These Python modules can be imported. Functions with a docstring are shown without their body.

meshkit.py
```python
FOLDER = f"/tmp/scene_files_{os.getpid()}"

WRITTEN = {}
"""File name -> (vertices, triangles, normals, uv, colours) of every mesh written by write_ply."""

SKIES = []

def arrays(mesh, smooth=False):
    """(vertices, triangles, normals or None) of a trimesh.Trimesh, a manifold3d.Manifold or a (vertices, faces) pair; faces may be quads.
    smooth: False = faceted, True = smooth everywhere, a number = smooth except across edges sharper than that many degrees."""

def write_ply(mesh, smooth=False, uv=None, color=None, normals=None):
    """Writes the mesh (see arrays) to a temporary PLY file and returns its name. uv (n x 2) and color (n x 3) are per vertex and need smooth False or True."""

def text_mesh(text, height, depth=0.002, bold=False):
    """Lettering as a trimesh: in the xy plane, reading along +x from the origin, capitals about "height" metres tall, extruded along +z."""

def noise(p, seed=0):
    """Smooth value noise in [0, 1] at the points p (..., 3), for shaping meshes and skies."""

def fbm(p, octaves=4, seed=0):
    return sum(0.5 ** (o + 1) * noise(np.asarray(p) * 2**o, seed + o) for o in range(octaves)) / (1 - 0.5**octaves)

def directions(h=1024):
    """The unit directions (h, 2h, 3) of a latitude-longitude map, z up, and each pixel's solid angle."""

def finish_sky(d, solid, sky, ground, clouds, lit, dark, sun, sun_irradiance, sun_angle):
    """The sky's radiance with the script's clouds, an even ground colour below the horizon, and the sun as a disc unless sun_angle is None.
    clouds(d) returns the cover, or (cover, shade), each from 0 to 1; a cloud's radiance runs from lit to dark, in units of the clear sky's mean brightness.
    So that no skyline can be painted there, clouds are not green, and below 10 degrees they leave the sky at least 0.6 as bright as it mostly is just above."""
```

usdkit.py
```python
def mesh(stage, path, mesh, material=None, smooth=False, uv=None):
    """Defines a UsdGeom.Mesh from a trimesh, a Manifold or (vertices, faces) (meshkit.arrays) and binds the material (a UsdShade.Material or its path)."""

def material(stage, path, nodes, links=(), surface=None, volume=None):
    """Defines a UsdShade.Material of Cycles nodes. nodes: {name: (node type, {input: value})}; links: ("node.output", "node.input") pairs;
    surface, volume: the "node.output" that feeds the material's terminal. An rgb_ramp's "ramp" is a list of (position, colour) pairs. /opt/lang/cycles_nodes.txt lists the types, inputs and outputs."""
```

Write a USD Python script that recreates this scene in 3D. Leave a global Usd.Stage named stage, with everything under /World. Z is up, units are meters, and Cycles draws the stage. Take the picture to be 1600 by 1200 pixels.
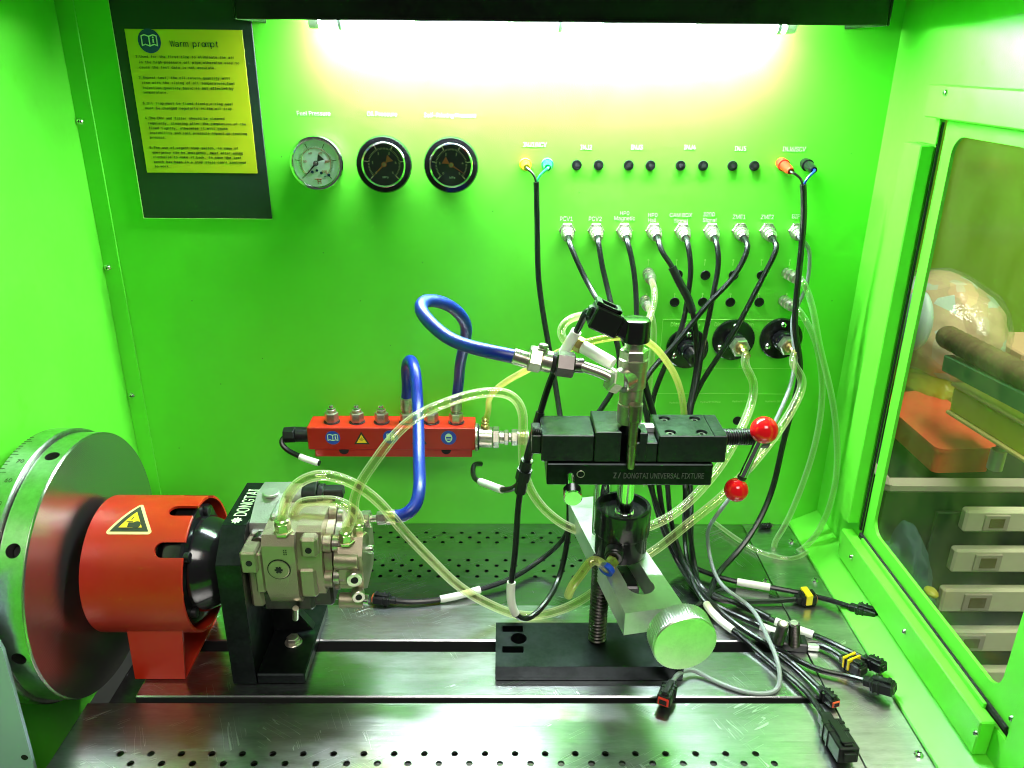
import math, random, numpy as np, trimesh, usdkit, meshkit
import shapely
from shapely.geometry import Polygon, Point, box as sbox
from shapely import affinity
from shapely.ops import unary_union
from scipy.interpolate import CubicSpline
from pxr import Usd, UsdGeom, UsdLux, UsdShade, Gf, Sdf

random.seed(7); RNG = np.random.default_rng(7)
stage = Usd.Stage.CreateInMemory()
UsdGeom.SetStageUpAxis(stage, UsdGeom.Tokens.z)
UsdGeom.SetStageMetersPerUnit(stage, 1.0)
UsdGeom.Xform.Define(stage, '/World'); UsdGeom.Scope.Define(stage, '/World/Looks')

# ------------------------------------------------------------------ camera
PITCH, YAW, ROLL, FPX = 0.3868, 0.0126, 0.01012, 1251.4
CAM = np.array([0.0, -1.04088, 0.65008])
fw = np.array([math.sin(YAW)*math.cos(PITCH), math.cos(YAW)*math.cos(PITCH), -math.sin(PITCH)])
_r = np.array([math.cos(YAW), -math.sin(YAW), 0.0]); _u = np.cross(_r, fw)
RT = math.cos(ROLL)*_r + math.sin(ROLL)*_u; UP = -math.sin(ROLL)*_r + math.cos(ROLL)*_u
cam = UsdGeom.Camera.Define(stage, '/World/camera')
cam.CreateFocalLengthAttr(36.0*FPX/1600); cam.CreateHorizontalApertureAttr(36.0); cam.CreateVerticalApertureAttr(27.0)
cam.CreateClippingRangeAttr(Gf.Vec2f(0.01, 100)); cam.CreateExposureAttr(0.0)
M = Gf.Matrix4d(1.0)
for i, a in enumerate((RT, UP, -fw)): M.SetRow(i, Gf.Vec4d(*map(float, a), 0))
M.SetRow(3, Gf.Vec4d(*map(float, CAM), 1)); cam.AddTransformOp().Set(M)
EXPOSURE = 0.45
cam.GetExposureAttr().Set(EXPOSURE)
# ------------------------------------------------------------------ lights: the lit tube is in the lamp's builder; the workshop's own ceiling lamp and dim room air
TUBE = 330.0
ROOM_LAMP = 12.0
ROOM_AIR = 0.05
def area(name, pos, aim, w, h, power, col):
    l = UsdLux.RectLight.Define(stage, '/World/'+name); l.CreateWidthAttr(w); l.CreateHeightAttr(h)
    l.CreateIntensityAttr(power); l.CreateColorAttr(Gf.Vec3f(*col)); l.CreateNormalizeAttr(False)
    z = -np.array(aim, float); z /= np.linalg.norm(z); x = np.cross([0, 0, 1.0], z)
    x = np.array([1.0, 0, 0]) if np.linalg.norm(x) < 1e-6 else x/np.linalg.norm(x); y = np.cross(z, x)
    m = Gf.Matrix4d(1.0)
    for i, a in enumerate((x, y, z)): m.SetRow(i, Gf.Vec4d(*map(float, a), 0))
    m.SetRow(3, Gf.Vec4d(*map(float, pos), 1)); l.AddTransformOp().Set(m)
area('workshop_ceiling_lamp', (0.3, -2.0, 2.3), (0, 0.75, -1), 1.2, 0.9, ROOM_LAMP, (1.0, 0.95, 0.88))
area('side_ceiling_lamp', (0.85, 0.0, 1.75), (0.05, 0.12, -1), 0.5, 0.9, 20.0, (1.0, 0.95, 0.85))
dome = UsdLux.DomeLight.Define(stage, '/World/room_air')
dm = usdkit.material(stage, '/World/Looks/room_air', {'b': ('background_shader', {'color': (1.0, 0.97, 0.92), 'strength': ROOM_AIR})}, surface='b.background')
UsdShade.MaterialBindingAPI.Apply(dome.GetPrim()).Bind(dm)

# ------------------------------------------------------------------ points
def ray(px, py): return ((px-800)*RT - (py-600)*UP + FPX*fw)/FPX
def atY(px, py, y): d = ray(px, py); return CAM + d*((y-CAM[1])/d[1])
def atZ(px, py, z): d = ray(px, py); return CAM + d*((z-CAM[2])/d[2])
def atX(px, py, x): d = ray(px, py); return CAM + d*((x-CAM[0])/d[0])
def pts(lst):
    """way-points: (px, py, y) lies at depth y; (px, py, 'z', z) lies at height z; a vector is itself"""
    o = []
    for p in lst:
        if isinstance(p, np.ndarray): o.append(p)
        elif len(p) == 4: o.append(atZ(p[0], p[1], p[3]))
        else: o.append(atY(*p))
    return np.array(o)
V = lambda *a: np.array(a, float)
unit = lambda v: np.asarray(v, float)/np.linalg.norm(v)

# ------------------------------------------------------------------ materials
def mat(name, nodes, links=(), surface='p.BSDF'):
    return usdkit.material(stage, '/World/Looks/'+name, nodes, links, surface=surface)
def pm(name, col, rough=0.5, metal=0.0, bump=None, var=0.0, vscale=30, rvar=0.0, **kw):
    n = {'p': ('principled_bsdf', {'base_color': col, 'roughness': rough, 'metallic': metal, **kw})}; L = []
    if bump or var or rvar:
        n['g'] = ('texture_coordinate', {})
    if bump:
        n['n'] = ('noise_texture', {'scale': bump[0], 'detail': 2.0}); n['b'] = ('bump', {'strength': bump[1], 'distance': 0.001})
        L += [('g.object', 'n.vector'), ('n.fac', 'b.height'), ('b.normal', 'p.normal')]
    if var:
        n['v'] = ('noise_texture', {'scale': vscale, 'detail': 5.0, 'roughness': 0.65})
        c = np.array(col)
        n['r'] = ('rgb_ramp', {'ramp': [(0.3, tuple(c*(1-var))), (0.7, tuple(np.minimum(c*(1+var), 1)))]})
        L += [('g.object', 'v.vector'), ('v.fac', 'r.fac'), ('r.color', 'p.base_color')]
    if rvar:
        n['w'] = ('noise_texture', {'scale': 18.0, 'detail': 6.0, 'roughness': 0.7})
        n['m'] = ('map_range', {'from_min': 0.3, 'from_max': 0.7, 'to_min': max(rough-rvar, .03), 'to_max': rough+rvar, 'clamp': True})
        L += [('g.object', 'w.vector'), ('w.fac', 'm.value'), ('m.result', 'p.roughness')]
    return mat(name, n, L)
GREEN = (0.122, 0.67, 0.034)
K = {}
K['green'] = pm('green_paint', GREEN, 0.42, bump=(900, 0.12), var=0.06, vscale=5, rvar=0.10)
K['black_metal'] = pm('black_anodised', (0.006, 0.0065, 0.007), 0.36, bump=(1500, 0.05), rvar=0.08)
K['dark_panel'] = pm('dark_panel', (0.006, 0.016, 0.012), 0.5)
K['blued'] = pm('blued_steel', (0.085, 0.096, 0.10), 0.24, 0.96, rvar=0.05, var=0.05, vscale=90)
K['blued_dark'] = pm('blued_dark_steel', (0.022, 0.027, 0.028), 0.33, 0.9, rvar=0.08, var=0.2, vscale=120)
K['black_plastic'] = pm('black_plastic', (0.005, 0.0055, 0.006), 0.35, bump=(1200, 0.04))
K['gloss_black'] = pm('gloss_black', (0.008, 0.008, 0.009), 0.14)
K['rubber'] = pm('black_cable', (0.005, 0.0055, 0.006), 0.33)
K['grey_cable'] = pm('grey_cable', (0.25, 0.27, 0.27), 0.4)
K['dark_hole'] = pm('dark_hole', (0.004, 0.004, 0.004), 0.8)
K['red'] = pm('red_paint', (0.40, 0.015, 0.004), 0.38, bump=(900, 0.08), var=0.05, vscale=12, rvar=0.06)
K['red_gloss'] = pm('red_ball', (0.75, 0.006, 0.012), 0.10)
K['chrome'] = pm('chrome', (0.85, 0.86, 0.86), 0.12, 1.0, rvar=0.04)
K['nickel'] = pm('nickel', (0.55, 0.51, 0.43), 0.27, 0.92, rvar=0.08)
K['cast'] = pm('cast_aluminium', (0.33, 0.285, 0.20), 0.40, 0.75, bump=(700, 0.25), var=0.08, vscale=25, rvar=0.08)
K['cast_light'] = pm('cast_pale', (0.52, 0.52, 0.48), 0.42, 0.9, bump=(500, 0.3), var=0.08, vscale=25)
K['alu'] = pm('machined_aluminium', (0.74, 0.76, 0.72), 0.38, 0.88, rvar=0.08, var=0.05, vscale=60)
K['tee'] = pm('tee_steel', (0.40, 0.36, 0.28), 0.33, 0.85, rvar=0.06, var=0.06, vscale=80)
K['bronze'] = pm('bronze_steel', (0.30, 0.26, 0.18), 0.28, 0.95, rvar=0.06)
K['fitting'] = pm('yellow_plated', (0.58, 0.54, 0.36), 0.28, 0.95, rvar=0.06)
K['knob_alu'] = pm('knob_face', (0.78, 0.80, 0.66), 0.36, 1.0, rvar=0.05, var=0.08, vscale=45, bump=(500, 0.15))
K['brass'] = pm('brass', (0.75, 0.55, 0.22), 0.28, 1.0, rvar=0.06)
K['dark_steel'] = pm('dark_steel', (0.10, 0.09, 0.085), 0.35, 1.0, rvar=0.08)
K['blue_hose'] = pm('blue_hose', (0.003, 0.015, 0.22), 0.36, bump=(1400, 0.08))
K['blue_plastic'] = pm('blue_plastic', (0.01, 0.05, 0.5), 0.35)
K['white_tube'] = pm('white_heatshrink', (0.78, 0.76, 0.68), 0.42)
K['white'] = pm('white_print', (0.60, 0.84, 0.48), 0.5)
K['faint_print'] = pm('pale_green_print', (0.40, 0.82, 0.16), 0.5)
K['black_print'] = pm('black_print', (0.02, 0.025, 0.01), 0.6)
K['grey_print'] = pm('grey_engraving', (0.09, 0.095, 0.09), 0.5)
K['blue_print'] = pm('blue_print', (0.01, 0.035, 0.16), 0.45)
K['sign_blue'] = pm('sign_blue', (0.015, 0.06, 0.42), 0.4)
K['yellow_sheet'] = pm('yellow_sheet', (0.58, 0.56, 0.012), 0.45)
K['yellow'] = pm('yellow_plastic', (0.85, 0.62, 0.01), 0.35)
K['sign_yellow'] = pm('sign_yellow', (0.88, 0.60, 0.02), 0.4)
K['sign_border'] = pm('sign_border', (0.88, 0.74, 0.30), 0.45)
K['teal_green'] = pm('green_plug', (0.01, 0.42, 0.12), 0.3)
K['red_plastic'] = pm('red_plastic', (0.70, 0.03, 0.012), 0.3)
K['orange_seal'] = pm('orange_seal', (0.60, 0.07, 0.02), 0.45)
K['dial_white'] = pm('dial_white', (0.86, 0.89, 0.93), 0.4)
K['dial_dark'] = pm('dial_dark', (0.006, 0.016, 0.010), 0.5)
K['needle_orange'] = pm('needle_orange', (0.60, 0.13, 0.03), 0.4)
K['dial_yellow'] = pm('dial_yellow', (0.85, 0.88, 0.40), 0.5)
K['dial_red'] = pm('dial_red', (0.5, 0.03, 0.02), 0.5)
K['grey_bracket'] = pm('grey_bracket', (0.30, 0.38, 0.42), 0.5, bump=(1500, 0.1))
K['tube_glow'] = mat('tube_glow', {'e': ('emission', {'color': (0.82, 0.94, 1.0), 'strength': TUBE})}, surface='e.emission')
K['reflector'] = pm('lamp_reflector', (0.7, 0.72, 0.75), 0.35)
K['floor'] = pm('workshop_floor', (0.10, 0.11, 0.11), 0.5, var=0.2, vscale=4)

def steel(name, col, rough, scr=1.0, aniso=0.38):
    n = {'g': ('geometry', {}),
         'm1': ('mapping', {'scale': (4.0, 420.0, 420.0)}), 'n1': ('noise_texture', {'scale': 1.0, 'detail': 4.0, 'roughness': 0.6}),
         'm2': ('mapping', {'scale': (5.0, 22.0, 5.0)}), 'n2': ('noise_texture', {'scale': 1.0, 'detail': 6.0, 'roughness': 0.7}),
         'rr': ('map_range', {'from_min': 0.3, 'from_max': 0.75, 'to_min': rough-0.04, 'to_max': rough+0.05, 'clamp': True}),
         'bb': ('bump', {'strength': 0.35, 'distance': 0.0004}),
         'tv': ('combine_xyz', {'x': 0.0, 'y': 1.0, 'z': 0.0}), 'p': ('principled_bsdf', {'base_color': col, 'metallic': 1.0, 'roughness': rough, 'anisotropic': aniso})}
    L = [('tv.vector', 'p.tangent'), ('g.position', 'm1.vector'), ('m1.vector', 'n1.vector'), ('g.position', 'm2.vector'), ('m2.vector', 'n2.vector'), ('n2.fac', 'rr.value'), ('rr.result', 'ra.value1'), ('n1.fac', 'bb.height')]
    last = 'bb.normal'; prev = None
    # three families of hairline scratches, each a thin ridge of a stretched noise, broken by a second noise
    tot = None
    for i, (ang, sc) in enumerate(((0.55, 9.0), (-0.5, 7.0), (1.15, 8.0), (2.6, 6.0))):
        n[f's{i}'] = ('mapping', {'mapping_type': 'point', 'rotation': (0, 0, ang), 'scale': (1.0, 1.0, 1.0)})
        n[f'sm{i}'] = ('mapping', {'scale': (sc*.7, sc*17, 1.0), 'location': (i*3.7, i*1.3, 0)})
        n[f'sn{i}'] = ('noise_texture', {'scale': 1.0, 'detail': 1.0})
        n[f'sc{i}'] = ('math', {'math_type': 'compare', 'value2': 0.5, 'value3': 0.005})
        n[f'sg{i}'] = ('noise_texture', {'scale': 14.0+i, 'detail': 2.0}); n[f'st{i}'] = ('math', {'math_type': 'greater_than', 'value2': 0.63})
        n[f'sx{i}'] = ('math', {'math_type': 'multiply'})
        n[f'so{i}'] = ('mapping', {'location': (i*7.1, 3.0*i, 0)})
        L += [('g.position', f's{i}.vector'), (f's{i}.vector', f'sm{i}.vector'), (f'sm{i}.vector', f'sn{i}.vector'), (f'sn{i}.fac', f'sc{i}.value1'),
              ('g.position', f'so{i}.vector'), (f'so{i}.vector', f'sg{i}.vector'), (f'sg{i}.fac', f'st{i}.value1'), (f'sc{i}.value', f'sx{i}.value1'), (f'st{i}.value', f'sx{i}.value2')]
        if tot is None: tot = f'sx{i}.value'
        else:
            n[f'sa{i}'] = ('math', {'math_type': 'maximum'}); L += [(tot, f'sa{i}.value1'), (f'sx{i}.value', f'sa{i}.value2')]; tot = f'sa{i}.value'
    n['rs'] = ('math', {'math_type': 'multiply', 'value2': 0.10*scr}); n['ra'] = ('math', {'math_type': 'add'}); L += [(tot, 'rs.value1'), ('rs.value', 'ra.value2'), ('ra.value', 'p.roughness')]
    n['b2'] = ('bump', {'strength': 0.6*scr, 'distance': 0.0006}); L += [(tot, 'b2.height'), (last, 'b2.normal'), ('b2.normal', 'p.normal')]
    return mat(name, n, L)
K['steel'] = steel('brushed_steel', (0.55, 0.56, 0.57), 0.27)
K['back_steel'] = steel('perforated_steel', (0.40, 0.42, 0.42), 0.20, 1.0, 0.1)
K['bed_steel'] = steel('ground_bed_steel', (0.58, 0.59, 0.61), 0.25, 0.7)
K['wheel_steel'] = mat('turned_steel', {'g': ('geometry', {}), 'mp': ('mapping', {'location': (0.0, 0.278, -0.1215)}), 'w': ('wave_texture', {'wave_type': 'rings', 'rings_direction': 'x', 'scale': 160.0, 'distortion': 0.6, 'detail': 2.0, 'detail_scale': 3.0}), 'b': ('bump', {'strength': 0.12, 'distance': 0.0004}), 't': ('tangent', {'direction_type': 'radial', 'axis': 'x'}), 'p': ('principled_bsdf', {'base_color': (0.55, 0.53, 0.51), 'metallic': 1.0, 'roughness': 0.22, 'anisotropic': 0.7})}, [('t.tangent', 'p.tangent'), ('g.position', 'mp.vector'), ('mp.vector', 'w.vector'), ('w.fac', 'b.height'), ('b.normal', 'p.normal')])
K['rim_steel'] = pm('polished_rim', (0.52, 0.52, 0.50), 0.27, 1.0, rvar=0.04)
# how much a smooth clear surface mirrors: 4 % head-on, rising to all of it at a glancing angle, the same from both sides
SCHLICK = {'fw': ('layer_weight', {'blend': 0.5}), 'fp': ('math', {'math_type': 'power', 'value2': 5.0}), 'f': ('math', {'math_type': 'multiply_add', 'value2': 0.90, 'value3': 0.045})}
SCHLINK = [('fw.facing', 'fp.value1'), ('fp.value', 'f.value1')]
# soft clear hose: tinted, mostly see-through, with a wet gloss
def hose_mat(name, tint, milky, mfac=0.03):
    return mat(name, {'t': ('transparent_bsdf', {'color': tint}), 'd': ('diffuse_bsdf', {'color': milky}), 'tl': ('translucent_bsdf', {'color': milky}), 'a': ('mix_closure', {'fac': 0.5}),
        'lw': ('layer_weight', {'blend': 0.30}), 'mr': ('map_range', {'from_min': 0.15, 'from_max': 1.0, 'to_min': mfac, 'to_max': 0.9, 'clamp': True}), 'm1': ('mix_closure', {}),
        'g': ('glossy_bsdf', {'color': (1, 1, 1), 'roughness': 0.07}), **SCHLICK, 'm2': ('mix_closure', {})},
        [('d.BSDF', 'a.closure1'), ('tl.BSDF', 'a.closure2'), ('lw.facing', 'mr.value'), ('mr.result', 'm1.fac'), ('t.BSDF', 'm1.closure1'), ('a.closure', 'm1.closure2'),
         ('f.value', 'm2.fac'), ('m1.closure', 'm2.closure1'), ('g.BSDF', 'm2.closure2')]+SCHLINK, surface='m2.closure')
K['hose'] = hose_mat('clear_hose', (0.96, 0.96, 0.80), (0.86, 0.87, 0.62), 0.06)
K['hose_clear'] = hose_mat('clear_thin_hose', (0.92, 0.97, 0.85), (0.82, 0.93, 0.70), 0.10)
K['hose_bore'] = hose_mat('hose_bore', (0.97, 0.96, 0.80), (0.82, 0.81, 0.55), 0.0)
K['hose_yellow'] = hose_mat('amber_hose', (0.94, 0.90, 0.52), (0.84, 0.78, 0.38), 0.10)
def pane_mat(name, tint, ior, extra=0.0, rough=0.05):
    return mat(name, {'t': ('transparent_bsdf', {'color': tint}), 'g': ('glossy_bsdf', {'color': (1, 1, 1), 'roughness': rough}), **SCHLICK, 'm': ('mix_closure', {})},
        [('f.value', 'm.fac'), ('t.BSDF', 'm.closure1'), ('g.BSDF', 'm.closure2')]+SCHLINK, surface='m.closure')
K['window'] = mat('window_pane', {'t': ('transparent_bsdf', {'color': (0.93, 0.96, 0.86)}), 'd': ('diffuse_bsdf', {'color': (0.62, 0.72, 0.22)}), 'tc': ('geometry', {}),
    'mp': ('mapping', {'scale': (1.0, 3.0, 1.2)}), 'n': ('noise_texture', {'scale': 7.0, 'detail': 6.0, 'roughness': 0.65}), 'mr': ('map_range', {'from_min': 0.35, 'from_max': 0.75, 'to_min': 0.0, 'to_max': 0.04, 'clamp': True}),
    'm1': ('mix_closure', {}), 'g': ('glossy_bsdf', {'color': (1, 1, 1), 'roughness': 0.16}), **SCHLICK, 'fh': ('math', {'math_type': 'multiply', 'value2': 0.6}), 'm': ('mix_closure', {})},
    [('tc.position', 'mp.vector'), ('mp.vector', 'n.vector'), ('n.fac', 'mr.value'), ('mr.result', 'm1.fac'), ('t.BSDF', 'm1.closure1'), ('d.BSDF', 'm1.closure2'), ('f.value', 'fh.value1'), ('fh.value', 'm.fac'), ('m1.closure', 'm.closure1'), ('g.BSDF', 'm.closure2')]+SCHLINK, surface='m.closure')
K['gauge_glass'] = pane_mat('gauge_glass', (0.97, 0.98, 0.97), 1.45)

# ------------------------------------------------------------------ shapes (all in world coordinates)
def cat(*ms):
    ms = [m for m in (ms[0] if len(ms) == 1 and isinstance(ms[0], (list, tuple)) else ms) if m is not None]
    return trimesh.util.concatenate(ms) if len(ms) > 1 else ms[0]
def frame(o, x, up=(0, 0, 1)):
    x = unit(x); up = np.asarray(up, float)
    if abs(x @ unit(up)) > 0.99: up = np.array([0, 1.0, 0])
    z = unit(up - (up @ x)*x); y = np.cross(z, x); m = np.eye(4); m[:3, 0], m[:3, 1], m[:3, 2], m[:3, 3] = x, y, z, o; return m
def lathe(prof, o, d, n=24, up=(0, 0, 1), phase=0.0):
    """profile of (radius, distance along d)"""
    prof = [(max(r, 0.0), h) for r, h in prof]; th = np.linspace(0, 2*np.pi, n, endpoint=False)+phase
    v = []; f = []; rings = []
    for r, h in prof:
        if r < 1e-7: rings.append([len(v)]); v.append((h, 0, 0))
        else: rings.append(list(range(len(v), len(v)+n))); v += [(h, r*math.cos(t), r*math.sin(t)) for t in th]
    for a, b in zip(rings[:-1], rings[1:]):
        for i in range(n):
            j = (i+1) % n
            if len(a) == 1 and len(b) == 1: continue
            if len(a) == 1: f.append((a[0], b[j], b[i]))
            elif len(b) == 1: f.append((a[i], a[j], b[0]))
            else: f += [(a[i], a[j], b[j]), (a[i], b[j], b[i])]
    m = trimesh.Trimesh(np.array(v), np.array(f), process=False); 
    m.apply_transform(frame(o, d, up)); 
    return m
def cyl(a, b, r, r2=None, n=24, ch=None):
    a, b = np.asarray(a, float), np.asarray(b, float); L = np.linalg.norm(b-a); r2 = r if r2 is None else r2
    c = min(0.08*r, 0.2*L, 0.001) if ch is None else ch
    return lathe([(0, 0), (r-c, 0), (r, c), (r2, L-c), (r2-c, L), (0, L)], a, b-a, n)
def hexn(a, b, af, ch=0.0008, up=(0, 0, 1), phase=0.0):
    a, b = np.asarray(a, float), np.asarray(b, float); L = np.linalg.norm(b-a); r = af/2/math.cos(math.pi/6)
    return lathe([(0, 0), (r-ch, 0), (r, ch), (r, L-ch), (r-ch, L), (0, L)], a, b-a, 6, up, phase)
def ring(o, d, ri, ro, L, n=32, ch=0.0004):
    return lathe([(ri, 0), (ro-ch, 0), (ro, ch), (ro, L-ch), (ro-ch, L), (ri, L), (ri, 0)], o, d, n)
def thread(a, b, r, pitch, depth=0.0008, n=18):
    a, b = np.asarray(a, float), np.asarray(b, float); L = np.linalg.norm(b-a); k = max(2, int(L/pitch)); P = [(0, 0), (r-depth, 0)]
    for i in range(k): P += [(r, (i+0.35)*L/k), (r, (i+0.6)*L/k), (r-depth, (i+0.95)*L/k)]
    return lathe(P+[(r-depth, L), (0, L)], a, b-a, n)
def hull(p): return trimesh.convex.convex_hull(np.asarray(p, float))
def rbox(lo, hi, ch=0.0012, T=None):
    lo, hi = np.minimum(lo, hi).astype(float), np.maximum(lo, hi).astype(float); c = min(ch, 0.45*(hi-lo).min()); p = []
    for s in np.ndindex(2, 2, 2):
        q = np.where(s, hi, lo); inn = np.where(s, -c, c)
        for k in range(3):
            e = inn.copy(); e[k] = 0; p.append(q+e)
    m = hull(p)
    if T is not None: m.apply_transform(T)
    return m
def ball(o, r, n=3): m = trimesh.creation.icosphere(n, r); m.apply_translation(o); return m
def poly3(poly, h, o, x, y):
    """a flat outline extruded by h along x cross y"""
    x, y = unit(x), np.asarray(y, float); y = unit(y-(y @ x)*x); z = np.cross(x, y); m = np.eye(4); m[:3, 0], m[:3, 1], m[:3, 2], m[:3, 3] = x, y, z, o
    out = []
    for g in getattr(poly, 'geoms', [poly]):
        if g.is_empty or g.area < 1e-12: continue
        e = trimesh.creation.extrude_polygon(g, h, engine='earcut'); e.apply_transform(m); out.append(e)
    return cat(out)
WX, WY = (1, 0, 0), (0, 0, 1)          # lettering on the back wall: right is +x, up is +z; faces -y
def onwall(poly, h=0.0004, y=0.0): return poly3(poly, h, (0, y, 0), WX, WY)
def spline(P, n=8, closed=False):
    P = np.asarray(P, float); t = np.r_[0, np.cumsum(np.maximum(np.linalg.norm(np.diff(P, axis=0), axis=1), 1e-5)**0.7)]
    if len(P) == 2: return P
    cs = CubicSpline(t, P, bc_type='natural'); return cs(np.linspace(0, t[-1], n*(len(P)-1)+1))
def sweep(C, r, n=10, cap=True):
    C = np.asarray(C, float); T = np.gradient(C, axis=0); T /= np.linalg.norm(T, axis=1)[:, None]
    R = np.broadcast_to(np.asarray(r, float), len(C)); a = np.array([0, 0, 1.0]) if abs(T[0][2]) < 0.9 else np.array([1.0, 0, 0])
    N = unit(np.cross(T[0], a)); v = []
    for i in range(len(C)):
        N = unit(N - (N @ T[i])*T[i]); B = np.cross(T[i], N)
        for k in range(n): t = 2*np.pi*k/n; v.append(C[i]+R[i]*(math.cos(t)*N+math.sin(t)*B))
    f = []
    for i in range(len(C)-1):
        for k in range(n):
            a0, a1, b0, b1 = i*n+k, i*n+(k+1) % n, (i+1)*n+k, (i+1)*n+(k+1) % n; f += [(a0, a1, b1), (a0, b1, b0)]
    if cap:
        v += [C[0], C[-1]]; e = len(v)
        for k in range(n): f += [(e-2, (k+1) % n, k), (e-1, (len(C)-1)*n+k, (len(C)-1)*n+(k+1) % n)]
    return trimesh.Trimesh(np.array(v), np.array(f), process=False)
def tube(lst, r, n=10, k=7): return sweep(spline(pts(lst), k), r, n)
def sub(C, a, b):
    """the stretch of a sampled line between fractions a and b"""
    L = np.r_[0, np.cumsum(np.linalg.norm(np.diff(C, axis=0), axis=1))]; L /= L[-1]; s = np.linspace(a, b, 9)
    return np.stack([np.interp(s, L, C[:, k]) for k in range(3)], 1)
def near(C, p):
    """fraction along the line nearest to the point"""
    L = np.r_[0, np.cumsum(np.linalg.norm(np.diff(C, axis=0), axis=1))]; L /= L[-1]; return L[np.argmin(np.linalg.norm(C-p, axis=1))]
def boolsub(a, bs):
    import manifold3d as m3
    def M_(m): 
        m = m.copy(); m.merge_vertices(); return m3.Manifold(m3.Mesh(np.asarray(m.vertices, np.float32), np.asarray(m.faces, np.uint32)))
    A = M_(a)
    for b in bs: A = A-M_(b)
    o = A.to_mesh(); return trimesh.Trimesh(o.vert_properties[:, :3], o.tri_verts, process=False)
_glyph = {}
def text(s, h, bold=False):
    k = (s, h, bold)
    if k not in _glyph: _glyph[k] = meshkit.text_mesh(s, h, 0.0003, bold)
    return _glyph[k].copy()
def put(m, o, x, y):
    x, y = unit(x), np.asarray(y, float); y = unit(y-(y @ x)*x); t = np.eye(4); t[:3, 0], t[:3, 1], t[:3, 2], t[:3, 3] = x, y, np.cross(x, y), o; m.apply_transform(t); return m
def wtext(s, px, py, h, y=-0.0002, bold=False, width=None):
    m = text(s, h, bold); b = m.bounds; 
    if width: m.apply_scale([width/(b[1][0]-b[0][0]), 1, 1]); b = m.bounds
    m.apply_translation([-(b[0][0]+b[1][0])/2, -h/2, 0]); return put(m, atY(px, py, y), WX, WY)

# ------------------------------------------------------------------ things
USED = {}
def numbered(parent, name):
    k = parent+'/'+name; n = USED.get(k, 0); USED[k] = n+1; return name if n == 0 else f'{name}_{n:03d}'
class Thing:
    def __init__(self, name, label=None, category=None, base=(0, 0, 0), group=None, kind=None):
        self.path = '/World/'+numbered('/World', name); self.base = np.asarray(base, float)
        self.x = UsdGeom.Xform.Define(stage, self.path); self.x.AddTranslateOp().Set(Gf.Vec3d(*map(float, base))); p = self.x.GetPrim()
        for k, v in (('label', label), ('category', category), ('group', group), ('kind', kind)):
            if v: p.SetCustomDataByKey(k, v)
    def add(self, name, mesh, m, parent=None, label=None, smooth=30, kind=None):
        at = parent or self.path; path = at+'/'+numbered(at, name); mesh = mesh if isinstance(mesh, trimesh.Trimesh) else cat(mesh)
        q = mesh.copy(); q.vertices = np.asarray(q.vertices)-self.base
        g = usdkit.mesh(stage, path, q, K[m], smooth=smooth)
        if label: g.GetPrim().SetCustomDataByKey('label', label)
        if kind: g.GetPrim().SetCustomDataByKey('kind', kind)
        return path
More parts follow.
